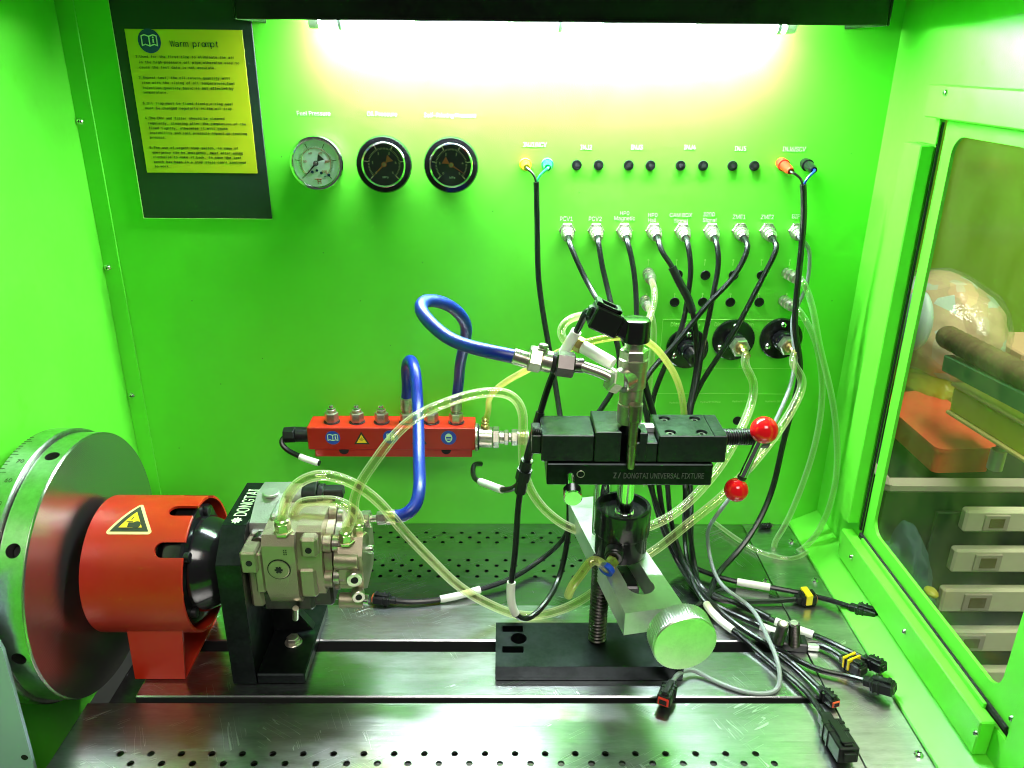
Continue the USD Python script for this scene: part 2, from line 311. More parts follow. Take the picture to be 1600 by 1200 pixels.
def copy_of(t, offset, label):
    """the same thing again, moved by offset, with its own label"""
    src = stage.GetPrimAtPath(t.path); d = src.GetCustomData(); name = t.path.split('/')[-1]
    x = UsdGeom.Xform.Define(stage, '/World/'+numbered('/World', name)); x.GetPrim().GetReferences().AddInternalReference(src.GetPath())
    x.GetPrim().SetInstanceable(True); UsdGeom.XformCommonAPI(x)
    op = [o for o in x.GetOrderedXformOps()] ; op = op[0] if op else x.AddTranslateOp()
    op.Set(Gf.Vec3d(*map(float, t.base+np.asarray(offset, float))))
    for k, v in d.items(): x.GetPrim().SetCustomDataByKey(k, v)
    x.GetPrim().SetCustomDataByKey('label', label); return x
def screw_mesh(o, d, r):
    d = unit(d); m = lathe([(0, 0), (r, 0), (r, r*.25), (r*.75, r*.62), (r*.35, r*.75), (0, r*.78)], o, d, 14)
    return m
def cross_mesh(o, d, r):
    d = unit(d); T = frame(np.asarray(o)+d*r*.70, d); return cat(rbox((0, -r*.5, -r*.1), (r*.14, r*.5, r*.1), 0.0001, T), rbox((0, -r*.1, -r*.5), (r*.15, r*.1, r*.5), 0.0001, T))
def add_screw(t, o, d, r, m='chrome'):
    s = t.add('screw', screw_mesh(o, d, r), m); t.add('cross_slot', cross_mesh(o, d, r), 'dark_hole', s)

# ================================================================== SETTING
XL, XR = -0.526, 0.474
t = Thing('back_wall', kind='structure')
t.add('back_panel', rbox((XL-.02, 0, -.08), (XR+.03, .004, .86), .0005), 'green')
t.add('corner_strip', rbox((XL, -.0025, -.02), (-.504, -.0002, .80), .0006), 'green')
for p in ((125, 190), (168, 418), (206, 618)): add_screw(t, atY(*p, -.0025), (0, -1, 0), .0042)
for p in ((440, 245), (559, 142), (563, 470), (610, 540), (505, 395), (300, 470), (345, 600), (660, 410), (770, 330), (1300, 470), (1330, 240), (760, 560), (410, 560), (905, 300), (280, 700)): t.add('paint_speck', ball(atY(*p, 0), .0006, 1), 'dark_hole')
# lettering and lines printed on the wall
for s, px, py, h, w in (('Fuel Pressure', 490, 177, .0052, .041), ('Oil Pressure', 597, 178, .0052, .037), ('Self-Priming Pressure', 703, 180, .0052, .064),
        ('INJ1/NCV', 836, 226, .0056, .029), ('INJ2', 916, 230, .0056, .0145), ('INJ3', 995, 230, .0056, .0145), ('INJ4', 1078, 230, .0056, .0145), ('INJ5', 1157, 232, .0056, .0145), ('INJ6/SCV', 1241, 233, .0056, .029),
        ('PCV1', 885, 342, .0055, .0165), ('PCV2', 930, 342, .0055, .0165), ('HP0', 976, 333, .005, .012), ('Magnetic', 976, 341, .005, .027), ('HP0', 1020, 336, .005, .012), ('Hall', 1019, 344, .005, .010),
        ('CAM BOX', 1064, 336, .005, .029), ('Signal', 1064, 345, .005, .018), ('320D', 1108, 335, .005, .015), ('Signal', 1109, 344, .005, .018), ('ZME1', 1155, 339, .0055, .0165), ('ZME2', 1199, 339, .0055, .0165), ('BIP', 1244, 338, .0055, .0105)):
    t.add('printed_word', wtext(s, px, py, h, width=w), 'white', smooth=False)
for s, px, py, h, w in (('Diesel Supply', 1071, 507, .0055, .040), ('Diesel Self-suction', 1147, 507, .0055, .053), ('Diesel Return', 1223, 507, .0055, .042),
        ('Hydraulic Oil Flow', 1060, 629, .0026, .025), ('Hydraulic Oil Flow', 1110, 628, .0026, .029), ('Hydraulic Oil Flow', 1160, 627, .0026, .029), ('Hydraulic Oil Flow', 1212, 627, .0026, .029)):
    t.add('printed_word', wtext(s, px, py, h, width=w), 'faint_print', smooth=False)
def wline(a, b, w=.0005):
    a, b = atY(*a, 0), atY(*b, 0); 
    return rbox((min(a[0], b[0])-w/2, -.0005, min(a[2], b[2])-w/2), (max(a[0], b[0])+w/2, .0001, max(a[2], b[2])+w/2), .0001)
ol = []
x0, x1 = atY(1036, 498, 0)[0], atY(1259, 501, 0)[0]; z0, z1 = atY(1036, 499, 0)[2], atY(1100, 575, 0)[2]; z2, z3 = atY(1100, 615, 0)[2], atY(1230, 688, 0)[2]
bar = lambda xa, za, xb, zb, w=.0005: rbox((min(xa, xb)-w/2, -.0004, min(za, zb)-w/2), (max(xa, xb)+w/2, .0003, max(za, zb)+w/2), .0001)
t.add('printed_frame', cat(bar(x0, z0, x1, z0), bar(x0, z1, x0, z0), bar(x1, z1, x1, z0), bar(x0, z1, x1, z1)), 'faint_print')
t.add('printed_frame', cat(bar(x0, z2, x1, z2), bar(x0, z3, x0, z2), bar(x1, z3, x1, z2), bar(x0, z3, x1, z3)), 'faint_print')
for i in range(6):
    for (pa, pb, yy) in (((1013, 1234), (410, 411), 0), ((1010, 1229), (463, 464), 1)):
        p = atY(pa[0]+(pa[1]-pa[0])*i/5, pb[0], 0); t.add('printed_arrow', cat(bar(p[0], p[2]-.004, p[0], p[2]+.004, .0007), bar(p[0]-.0009, p[2]+.0028, p[0]+.0009, p[2]+.0034, .0006)), 'faint_print')

t = Thing('left_wall', kind='structure')
t.add('left_panel', rbox((XL-.004, -.60, -.12), (XL, -.0005, .86), .0005), 'green')
t = Thing('cabinet_roof', kind='structure')
t.add('roof_panel', rbox((XL-.02, -.60, .862), (XR+.03, .004, .866), .0005), 'green')

# right wall with the opening of the sliding door
t = Thing('right_wall', kind='structure')
op = sbox(-.475, .06, -.135, .60)
wall = sbox(-.60, -.12, 0, .86).difference(op)
t.add('right_panel', poly3(wall, .004, (XR, 0, 0), (0, 1, 0), (0, 0, 1)), 'green')
t.add('base_ledge', hull([(x, y, z) for y in (-.52, -.0006) for x, z in ((.433, .0005), (.433, .0045), (.4745, .0245), (.4745, .0005))]), 'green')
t.add('vertical_channel', cat(rbox((.458, -.1315, .083), (.4738, -.090, .565), .0012), rbox((.470, -.090, .083), (.4736, -.078, .565), .0006)), 'green')
t.add('bottom_channel', cat(rbox((.459, -.4585, .025), (.4738, -.1165, .066), .0015), rbox((.4705, -.44, .066), (.4738, -.15, .072), .0006)), 'green')
t.add('top_channel', rbox((.459, -.60, .5945), (.4738, -.1225, .628), .0015), 'green')
t.add('channel_plate', rbox((.4715, -.135, .566), (.4738, -.096, .6275), .0006), 'green')
t.add('seal_strip', cat(rbox((.474, -.1355, .074), (.4775, -.1318, .59), .0006), rbox((.474, -.47, .0665), (.4775, -.136, .0722), .0006)), 'dark_hole')
for p in ((1433, 227), (1373, 533), (1324, 790)): add_screw(t, atX(*p, .4705), (-1, 0, 0), .0035)
for p in ((1331, 870), (1414, 987), (1526, 1146), (1478, 145)): add_screw(t, atX(*p, .459), (-1, 0, 0), .0035)
# the door itself
d = Thing('sliding_door', 'green framed sliding door with rounded clear window in the right side of the cabinet', 'door', (.480, -.3, .065))
fr = sbox(-.52, .0665, -.139, .594); gl = sbox(-.4445, .090, -.159, .578).buffer(-.02).buffer(.02)
d.add('door_frame', poly3(fr.difference(gl), .004, (.478, 0, 0), (0, 1, 0), (0, 0, 1)), 'green')
d.add('window_pane', poly3(gl.buffer(.004), .0025, (.4825, 0, 0), (0, 1, 0), (0, 0, 1)), 'window', smooth=False)
add_screw(d, atX(1582, 1123, .4778), (-1, 0, 0), .0035)

# table: perforated plates, two bed bars, side plate
t = Thing('work_table', kind='structure')
def holes(rows):
    return [Point(x, y).buffer(r, 3) for x, y, r in rows]
hb = []
p0 = atZ(460, 1177, 0); dx = .0306
for i in range(30):
    x = atZ(188, 1178, 0)[0]+i*.03045
    if x < .27: hb.append((x, -.4335, .0036))
    if x-.0152 < .27: hb.append((x-.0152+.03045, -.4455, .0036))
    for q in range(1, 3):
        if x < .27: hb += [(x, -.4335-.024*q, .0036), (x+.0152, -.4455-.024*q, .0036)]
front = sbox(-.4465, -.52, .3620, -.3655).difference(unary_union(holes(hb)))
t.add('front_perforated_plate', poly3(front, .003, (0, 0, -.0031), (1, 0, 0), (0, 1, 0)), 'steel', smooth=False)
hb = []
for yb in (-.028, -.041, -.054, -.098, -.111, -.124, -.137):
    pass
for k, yb in enumerate((-.026, -.0385, -.051, -.0955, -.1085, -.121, -.1335)):
    off = .0125*(k % 2)
    for i in range(40):
        x = -.40+off+i*.0262
        if x < .35 and not (.19 < x): hb.append((x, yb, .0030))
back = sbox(-.40, -.1955, .3625, -.0005).difference(unary_union(holes(hb)))
t.add('back_perforated_plate', poly3(back, .003, (0, 0, -.0045), (1, 0, 0), (0, 1, 0)), 'back_steel', smooth=False)
t.add('bed_bar', rbox((-.40, -.264, -.03), (.3625, -.1962, 0.0), .0012), 'bed_steel')
t.add('bed_bar', rbox((-.40, -.3555, -.03), (.3625, -.283, 0.0), .0012), 'bed_steel')
t.add('slot_liner', cat(rbox((-.3995, -.2652, -.03), (.3622, -.2642, -.0012), .0002), rbox((-.3995, -.3568, -.03), (.3622, -.3557, -.0012), .0002)), 'dark_hole')
t.add('side_plate', rbox((.3638, -.52, -.003), (.4335, -.0005, -.0006), .0005), 'steel')
t.add('slot_floor', rbox((-.41, -.52, -.07), (.4335, 0, -.062), .001), 'dark_steel')
t.add('left_tray', cat(rbox((XL, -.60, -.150), (-.447, -.372, -.145), .001), rbox((-.4485, -.60, -.145), (-.4465, -.3655, -.0035), .0004), rbox((-.49, -.60, -.145), (-.488, -.37, -.11), .0004)), 'green')
t.add('front_sill', rbox((XL, -.74, -.30), (XR, -.523, .003), .003), 'green')
t.add('pit_back', rbox((XL, -.372, -.16), (-.40, 0, -.155), .001), 'dark_steel')
t.add('bearing_block', rbox((-.522, -.10, -.15), (-.405, -.03, .055), .002), 'dark_steel')
for p in ((1237, 847), (1273, 908), (1435, 1180), (1196, 909)): add_screw(t, atZ(*p, -.0006), (0, 0, 1), .0048)

# ================================================================== LAMP
ZB = atY(800, 36, -.115)[2]
lx0, lx1 = atY(370, 30, -.115)[0], atY(1385, 40, -.115)[0]
t = Thing('work_lamp', 'long black lamp housing with lit white tube across the top of back wall', 'lamp', (0.05, -.06, ZB))
t.add('housing', cat(rbox((lx0, -.117, ZB+.001), (lx1, -.113, ZB+.075), .001), rbox((lx0, -.113, ZB+.071), (lx1, -.0008, ZB+.075), .001),
                     rbox((lx0-.003, -.117, ZB+.001), (lx0, -.0008, ZB+.075), .001), rbox((lx1, -.117, ZB+.001), (lx1+.003, -.0008, ZB+.075), .001)), 'black_metal')
YT = -.036; ZT = ZB+.004
tx0, tx1 = atY(500, 34, YT)[0], atY(1226, 40, YT)[0]
t.add('backing_tray', cat(rbox((lx0+.002, -.085, ZT+.016), (lx1-.002, -.010, ZT+.020), .001)), 'reflector')
t.add('lamp_tube', cyl((tx0, YT, ZT), (tx1, YT, ZT), .0085, n=20), 'tube_glow')
for s, xx in ((1, tx0), (-1, tx1)): t.add('end_cap', cat(cyl((xx-s*.012, YT, ZT), (xx, YT, ZT), .0092, n=20), rbox((xx-s*.012, YT-.006, ZT), (xx-s*.004, YT+.006, ZT+.016), .001)), 'white_tube')
for xx in (atY(532, 38, YT)[0], atY(875, 38, YT)[0], atY(1216, 40, YT)[0]):
    t.add('clip', cat(ring((xx-.0025, YT, ZT), (1, 0, 0), .0088, .0105, .005, 20), rbox((xx-.002, YT-.004, ZT+.009), (xx+.002, YT+.004, ZT+.017), .0004)), 'reflector')

# ================================================================== NOTICE BOARD
t = Thing('notice_board', 'black panel with yellow Warm prompt notice at top left of the back wall', 'sign', (-.38, 0, .45))
t.add('backing_panel', rbox((-.4625, -.0022, .455), (-.2985, -.0002, .80), .0005), 'dark_panel')
sh = t.add('yellow_sheet', rbox((-.4490, -.0028, .512), (-.3105, -.0022, .6775), .0002), 'yellow_sheet')
def board(px, py): q = atY(px, py, 0); return q[0], q[2]
c = board(235, 64)
t.add('round_symbol', onwall(Point(*c).buffer(.0135, 24), .0003, -.0028), 'blue_print', sh)
def book(cx, cz, s):
    o = Polygon([(-1, .62), (-.55, .78), (0, .6), (.55, .78), (1, .62), (1, -.62), (.55, -.46), (0, -.66), (-.55, -.46), (-1, -.62)])
    o = o.difference(o.buffer(-.13)).union(sbox(-.07, -.62, .07, .6)).union(sbox(.4, -.22, .58, .25)).union(Point(.49, .42).buffer(.1, 4))
    return affinity.translate(affinity.scale(o, s, s, origin=(0, 0)), cx, cz)
t.add('book_symbol', onwall(book(c[0], c[1], .0095), .0003, -.0031), 'white', sh, smooth=False)
def mono(s, x, z, h, pitch, squeeze=1.0, bold=False):
    ms = []
    for i, ch in enumerate(s):
        if ch == ' ': continue
        g = text(ch, h, bold); b = g.bounds; w = b[1][0]-b[0][0]; k = min(1.0, pitch*1.12/w)
        g.apply_translation([-(b[0][0]+b[1][0])/2, 0, 0]); g.apply_scale([k, 1, 1]); g.apply_translation([x+(i+.5)*pitch, z, 0]); ms.append(g)
    return put(cat(ms), (0, -.0028, 0), WX, WY)
a, b = board(268, 73), board(344, 73)
t.add('title', mono('Warm prompt', a[0], a[1], .0068, (b[0]-a[0])/11), 'black_print', sh, smooth=False)
LINES = ['1.Used for the first time to eliminate the air', ' in the high-pressure oil pipe,otherwise easy to', ' cause the test data is not accurate.', None,
 '2.Repeat test, the oil return quantity will', ' rise with the rising of oil temperature,fuel', ' injection quantity basic is not affected by', ' temperature.', None,
 '3.Oil trap must be fixed firmly,o-ring seal', ' must be changed regularly in the oil trap.', None,
 '4.The DRV and filter should be cleaned', ' regularly, cleaning after the completion of the', ' fixed tightly, otherwise it will cause', ' instability and rail pressure impact on testing', ' process.', None,
 '5.The use of urgent stop switch, in case of', ' emergency can be emergency, must after using', ' clockwise to make it back, in case the test', " bench has been in a stop state can't continue", ' to work.']
YS = [88, 96.5, 104.5, None, 120.5, 128.5, 136.5, 143.5, None, 160.5, 168, None, 183.5, 191.5, 199, 206.5, 213.5, None, 229.5, 237, 244, 251.5, 258.5]
xx = board(213, 88)[0]; pw = (board(369, 88)[0]-xx)/46.5
for s, yy in zip(LINES, YS):
    if s: t.add('text_line', mono(s, xx, board(214, yy+2.3)[1], .0029, pw), 'black_print', sh, smooth=False)
t.add('edge_trim', cat(rbox((-.4632, -.0026, .4542), (-.4625, -.0004, .80), .0002), rbox((-.4632, -.0026, .4542), (-.2980, -.0004, .4549), .0002)), 'faint_print')

# ================================================================== GAUGES
def gauge(px, py, white, label, ang, rim, R=.0325):
    c = atY(px, py, -.024); cx, cz = c[0], c[2]; yf = -.026
    t = Thing('pressure_gauge', label, 'gauge', (cx, 0, cz), 'pressure gauges on the back wall')
    O = (cx, 0, cz); D = (0, -1, 0)
    if white: t.add('case', lathe([(R*.93, .0003), (R*.93, .018), (R, .020), (R*1.01, .0235), (R*.97, .0262), (R*.90, .0266), (R*.86, .0255), (R*.86, .0248), (0, .0248)], O, D, 48), rim)
    else: t.add('case', lathe([(R*.86, .0003), (R*.86, .016), (R*1.02, .018), (R*1.03, .024), (R*.98, .0275), (R*.80, .0285), (R*.77, .026), (R*.77, .021), (0, .021)], O, D, 48), rim)
    Ri = R*(.85 if white else .765); dy = .0028 if white else 0.0
    dial = t.add('dial', lathe([(0, .0222+dy), (Ri, .0222+dy), (Ri, .0226+dy), (0, .0227+dy)], O, D, 40), 'dial_white' if white else 'dial_dark')
    if not white: t.add('inner_ring', lathe([(R*.745, .0240), (R*.745, .0278), (R*.80, .0290), (R*.815, .0284), (R*.80, .024)], O, D, 48), 'chrome')
    P = lambda a, r: (cx+r*math.sin(a), cz+r*math.cos(a))
    def tick(a, r0, r1, w):
        p, q = np.array(P(a, r0)), np.array(P(a, r1)); n = unit(np.array([q[1]-p[1], p[0]-q[0]]))*w/2
        return Polygon([p-n, q-n, q+n, p+n])
    A0, A1 = math.radians(-135), math.radians(135); mj = [A0+(A1-A0)*i/5 for i in range(6)]; mn = [A0+(A1-A0)*i/50 for i in range(51)]
    def flat(shapes, m, y): 
        t.add('scale_marks', onwall(unary_union(shapes), .0002, y), m, dial, smooth=False)
    if white:
        flat([tick(a, Ri*.72, Ri*.92, .0008) for a in mj], 'black_print', -.0227-dy)
        flat([tick(a, Ri*.68, Ri*.73, .0003) for a in mn], 'black_print', -.0227-dy)
        arc = Point(cx, cz).buffer(Ri*.66, 24).difference(Point(cx, cz).buffer(Ri*.645, 24)).difference(Polygon([(cx, cz), P(A1, R*2), P(math.pi, R*2), P(-A1, R*2)]))
        flat([arc]+[tick(a, Ri*.60, Ri*.66, .0005) for a in mj], 'dial_red', -.0227-dy)
        for n, a in zip(('0', '20', '40', '60', '80', '100'), mj):
            m = text(n, .0026); b = m.bounds; m.apply_translation([-(b[0][0]+b[1][0])/2, -.0013, 0]); p = P(a, Ri*.49); t.add('numeral', put(m, (p[0], -.0227-dy, p[1]), WX, WY), 'dial_red', dial, smooth=False)
        lg = unary_union([sbox(-.0045, .0012, .0045, .002), sbox(-.0008, -.004, .0000, .0012), sbox(.0028, -.004, .0036, .0012), sbox(-.0008, -.0016, .0036, -.001)])
        t.add('red_emblem', onwall(affinity.translate(lg, cx+.0012, cz-Ri*.74), .0002, -.0227-dy), 'dial_red', dial, smooth=False)
        t.add('blue_marks', onwall(unary_union([Point(cx-.0052, cz-.0105).buffer(.0018, 6), Point(cx+.0005, cz-.0085).buffer(.0016, 6), Point(cx+.0058, cz-.0115).buffer(.0018, 6), sbox(cx+.0085, cz-.0165, cx+.0115, cz-.0155), sbox(cx+.013, cz-.0155, cx+.0165, cz-.0125)]), .0002, -.0227-dy), 'blue_print', dial, smooth=False)
        nm, hm = 'black_print', 'chrome'
    else:
        flat([tick(a, Ri*.78, Ri*.95, .0010) for a in mj], 'dial_yellow', -.0227-dy)
        flat([tick(a, Ri*.70, Ri*.78, .0004) for a in mn], 'dial_yellow', -.0227-dy)
        for n, a in zip(('0', '1', '2', '3', '4', '5'), mj):
            m = text(n, .0026); b = m.bounds; m.apply_translation([-(b[0][0]+b[1][0])/2, -.0013, 0]); p = P(a, Ri*.56); t.add('numeral', put(m, (p[0], -.0227-dy, p[1]), WX, WY), 'dial_yellow', dial, smooth=False)
        m = text('MPa', .0026); b = m.bounds; m.apply_translation([-(b[0][0]+b[1][0])/2, -.0013, 0]); t.add('unit_mark', put(m, (cx+.001, -.0227-dy, cz-Ri*.60), WX, WY), 'white', dial, smooth=False)
        nm, hm = 'needle_orange', 'brass'
    a = math.radians(ang); tl = Ri*(.92 if white else .80)
    nd = unary_union([Polygon([P(a, tl), P(a-math.pi/2, .0011), P(a+math.pi, R*.18), P(a+math.pi/2, .0011)]), Polygon([P(a+math.pi, R*.08), P(a+math.pi+.42, R*.36), P(a+math.pi-.42, R*.36)]), Point(cx, cz).buffer(.0032, 8)])
    n = t.add('needle', onwall(nd, .0006, -.0235-dy), nm, smooth=False)
    t.add('pivot', cyl((cx, -.0238-dy, cz), (cx, -.0255-dy, cz), .0022, n=16), hm, n)
    t.add('glass', lathe([(0, .0290), (Ri*.6, .0284), (Ri*.99, .0261), (Ri*.99, .0264), (Ri*.6, .0288), (0, .0294)] if white else [(0, .0268), (Ri*.98, .0268), (Ri*.98, .0274), (0, .0276)], O, D, 40), 'gauge_glass')
gauge(494, 255, True, 'white faced pressure gauge with polished steel case under Fuel Pressure lettering', 222, 'chrome', .0328)
gauge(600, 257, False, 'black pressure gauge with needle at lower left under Oil Pressure lettering', 225, 'gloss_black', .0335)
gauge(705, 258, False, 'black pressure gauge with needle at lower right under Self-Priming Pressure lettering', 123, 'gloss_black', .0330)

# ================================================================== SOCKETS, PORTS, FITTINGS ON THE WALL
first = None
names = ['INJ2', 'INJ3', 'INJ4', 'INJ5']
for i, px in enumerate((901, 935, 982, 1016, 1063, 1098, 1144, 1178)):
    p = atY(px, 257.5+i*.2, 0); lab = f'{"left" if i % 2 == 0 else "right"} black round socket of the pair under the {names[i//2]} lettering'
    if first is None:
        first = Thing('test_socket', lab, 'socket', (p[0], 0, p[2]), 'capped test sockets under the INJ lettering')
        first.add('collar', lathe([(0, .0002), (.0064, .0002), (.0066, .002), (.006, .0036), (.0045, .004), (0, .0032)], (p[0], 0, p[2]), (0, -1, 0), 24), 'black_plastic')
        first.add('bore', lathe([(0, .0034), (.0026, .0039), (.0026, .0042), (0, .0042)], (p[0], 0, p[2]), (0, -1, 0), 14), 'dark_hole'); fp = p
    else: copy_of(first, (p[0]-fp[0], 0, p[2]-fp[2]), lab)
first = None
for i, (px, py, lab) in enumerate(((1059, 429, 'dark round port partly behind the cable from HP0 Hall, upper row'), (1102, 430, 'dark round port between the CAM BOX and 320D cables, upper row'), (1146, 430, 'dark round port crossed by the ZME1 cable, upper row'), (1190, 430, 'dark round port crossed by the ZME2 cable, upper row'),
        (1054, 472, 'leftmost dark round port in the lower row, beside the steel fitting'), (1098, 472, 'dark round port in the lower row, second from the left'), (1141, 472, 'dark round port in the lower row, third from the left'), (1186, 472, 'rightmost dark round port in the lower row'), (1152, 657, 'dark round port low on the wall behind the red ball handle'))):
    p = atY(px, py, 0)
    if first is None:
        first = Thing('blank_port', lab, 'port', (p[0], 0, p[2]), 'round ports in two rows on the back wall')
        first.add('rim', ring((p[0], -.0001, p[2]), (0, -1, 0), .0052, .0066, .0012, 24), 'black_plastic')
        first.add('hole', lathe([(0, .0002), (.0053, .0002), (.0053, .0006), (0, .0006)], (p[0], 0, p[2]), (0, -1, 0), 20), 'dark_hole'); fp = p
    else: copy_of(first, (p[0]-fp[0], 0, p[2]-fp[2]), lab)
FIT = {}
def fitting(px, py, ex, ey, lab):
    a = atY(px, py, -.002); e = atY(ex, ey, -.034); d = unit(e-a)
    t = Thing('hose_fitting', lab, 'fitting', a, 'ribbed steel hose fittings on the back wall')
    t.add('body', lathe([(0, -.002), (.0075, -.002), (.0078, .004), (.0062, .005), (.0062, .007), (.0078, .008), (.0078, .012), (.0064, .013), (.0064, .015), (.0078, .016), (.0074, .021), (.0052, .023), (.0052, .026), (0, .026)], a, d, 22), 'nickel')
    t.add('collet', lathe([(.0030, .025), (.0058, .025), (.0062, .028), (.0045, .0295), (.0030, .0295)], a, d, 20), 'nickel')
    FIT[lab] = (a, d); return a+d*.030, d
F1 = fitting(1013, 427, 1019, 441, 'upper ribbed steel fitting on the wall under the HP0 Hall connector')
F2 = fitting(1008, 470, 1014, 482, 'lower ribbed steel fitting on the wall, just above the black cap connector')
F3 = fitting(1230, 427, 1254, 440, 'upper ribbed steel fitting at right end, under the BIP connector')
F4 = fitting(1225, 470, 1247, 484, 'lower ribbed steel fitting at right end, above the Diesel Return flange')

# diesel flanges
def flange(px, py, lab, kind):
    p = atY(px, py, 0); o = (p[0], 0, p[2])
    t = Thing('port_flange', lab, 'port', o, 'black round flanges for the diesel lines')
    t.add('disc', lathe([(0, .0003), (.0285, .0003), (.029, .001), (.029, .0045), (.0278, .0055), (0, .0058)], o, (0, -1, 0), 48), 'gloss_black')
    for a in (90, 210, 330): 
        q = (p[0]+.0205*math.cos(math.radians(a)), -.0056, p[2]+.0205*math.sin(math.radians(a))); add_screw(t, q, (0, -1, 0), .0040)
    d = unit((.12, -1, -.10)); o2 = np.array([p[0], -.0056, p[2]])
    t.add('boss', lathe([(0, 0), (.014, 0), (.0135, .008), (.0118, .010), (.0118, .016), (0, .016)], o2, d, 28), 'gloss_black')
    if kind == 0:
        t.add('threaded_stub', thread(o2+d*.015, o2+d*.034, .0105, .002, .001, 24), 'gloss_black'); t.add('bore', cyl(o2+d*.0338, o2+d*.0344, .0062, n=20), 'dark_hole'); return t, o2, d
    t.add('hex_nut', hexn(o2+d*.015, o2+d*.027, .023, .0012), 'nickel'); t.add('barb', lathe([(0, .026), (.0075, .026), (.007, .031), (.0045, .033), (.0055, .036), (.0042, .040), (.005, .043), (.004, .050), (0, .050)], o2, d, 20), 'brass')
    return t, o2, d
FL0 = flange(1073, 543, 'black flange with open threaded stub under Diesel Supply lettering', 0)
FL1 = flange(1145, 530, 'black flange with hex nut and hose under Diesel Self-suction lettering', 1)
FL2 = flange(1219, 528, 'black flange with hex nut and hose under Diesel Return lettering', 1)

# ================================================================== CABLES
def connector(t, p, d, up=(0, 0, 1), L=.028, W=.012, H=.010, seal=None, band=None, fins=True, m='black_plastic', label=None):
    """a moulded plug lying along d from p"""
    T = frame(p, d, up)
    c = t.add('connector', cat(rbox((0, -W*.32, -H*.32), (L*.30, W*.32, H*.32), .001, T), rbox((L*.25, -W/2, -H/2), (L, W/2, H/2), .0012, T)), m, label=label)
    if fins:
        t.add('latch', cat(rbox((L*.32, -W*.22, H/2), (L*.95, W*.22, H/2+.0022), .0006, T), rbox((L*.80, -W*.30, H/2+.0022), (L*.92, W*.30, H/2+.0034), .0004, T)), m, c)
        t.add('rib', cat([rbox((L*f, -W/2-.0009, -H/2-.0009), (L*(f+.06), W/2+.0009, H/2+.0009), .0004, T) for f in (.34, .52)]), m, c)
    if band: t.add('yellow_band', cat([rbox((L*a, -W*.62, -H*.3), (L*b, W*.62, H*.78), .0006, T) for a, b in band]), 'yellow', c)
    if seal: t.add('seal', rbox((L*.93, -W*.40, -H*.36), (L*1.05, W*.40, H*.36), .0008, T), seal, c)
    t.add('cavity', rbox((L*.99, -W*.28, -H*.24), (L*1.056, W*.28, H*.24), .0003, T), 'dark_hole', c)
def avi(t, px, py, ex, ey):
    """round screw-lock connector standing out of the wall; returns where its cable leaves and the direction"""
    a = atY(px, py, 0); e = atY(ex, ey, -.036); d = unit(e-a)
    t.add('wall_socket', cat(hexn(a+V(0, .001, 0), a+V(0, -.004, 0), .019), lathe([(0, 0), (.0082, 0), (.0082, .010), (0, .010)], a, (0, -1, 0), 24)), 'nickel')
    c = t.add('connector', lathe([(0, .004), (.0082, .004), (.0086, .007), (.0086, .014), (.0078, .015), (.0078, .018), (.0084, .019), (.0080, .024), (.0066, .026), (.0064, .032), (.0050, .034), (0, .034)], a, d, 24), 'nickel')
    return a+d*.033, d
def cable(t, name, P, r, m, n=9, k=7):
    C = spline(pts(P), k); t.add(name, sweep(C, r, n), m); return C
def sleeve(t, C, a, b, r, m='white_tube', name='white_sleeve', n=12): 
    t.add(name, sweep(sub(C, a, b), r, n), m)
RC = .0034
GC = 'sensor cables plugged into the back wall'
def dirend(C): return unit(C[-1]-C[-3])
def sensor(px, py, ex, ey, label, path, seal=None, sl=None, endup=(0, 0, 1), r=RC, m='rubber', size=(.028, .012, .010), dark=None, extra=None, band=None):
    a = atY(px, py, 0); t = Thing('sensor_cable', label, 'cable', (a[0], 0, a[2]), GC)
    p, d = avi(t, px, py, ex, ey)
    C = cable(t, 'cable', [p-d*.004, p+d*.010]+path, r, m)
    if sl: sleeve(t, C, sl[0], sl[1], r*1.45)
    if dark: sleeve(t, C, dark[0], dark[1], r*dark[2], 'rubber', 'dark_sleeve')
    if size: connector(t, C[-1]-dirend(C)*.002, dirend(C), endup, *size, seal=seal, band=band)
    return t, C
# PCV1: passes behind the clamped valve, down past the bench and ends at a red plug near the pump
sensor(886, 360, 888, 373, 'cable from PCV1 connector, ending in red-tipped plug beside the pump',
    [(896, 395, -.055), (917, 440, -.07), (940, 480, -.10), (966, 545, -.13), (961, 602, -.14), (934, 647, -.15), (905, 720, -.15), (893, 790, -.13), (880, 842, -.115), (840, 878, -.12), (800, 903, 'z', .008), (740, 924, 'z', .005), (690, 936, 'z', .005), (640, 940, 'z', .006), (617, 938, 'z', .007)], seal='orange_seal', sl=(.845, .92), size=(.030, .013, .011), extra=None)
bend = [(1075, 905, 'z', .012)]
sensor(931, 360, 934, 373, 'cable from PCV2 connector, ending in long black plug on the green ledge',
    [(940, 410, -.055), (949, 450, -.065), (957, 482, -.08), (985, 560, -.10), (1008, 640, -.12), (1027, 740, -.13), (1037, 810, -.12), (1065, 873, 'z', .016), (1100, 893, 'z', .008), (1148, 908, 'z', .006), (1200, 917, 'z', .006), (1287, 935, 'z', .008), (1330, 948, 'z', .012)], sl=(.795, .855), size=(.034, .015, .013))
sensor(975, 360, 979, 373, 'cable from HP0 Magnetic connector, ending in yellow-banded plug beside the green ledge',
    [(987, 405, -.055), (993, 450, -.065), (995, 500, -.08), (1003, 580, -.10), (1030, 680, -.12), (1043, 760, -.13), (1052, 830, -.11), (1083, 905, 'z', .016), (1120, 936, 'z', .008), (1167, 940, 'z', .006), (1207, 939, 'z', .006), (1245, 936, 'z', .007)], size=(.026, .016, .014), seal='orange_seal', dark=(.30, .45, 1.25), band=((.40, .72),))
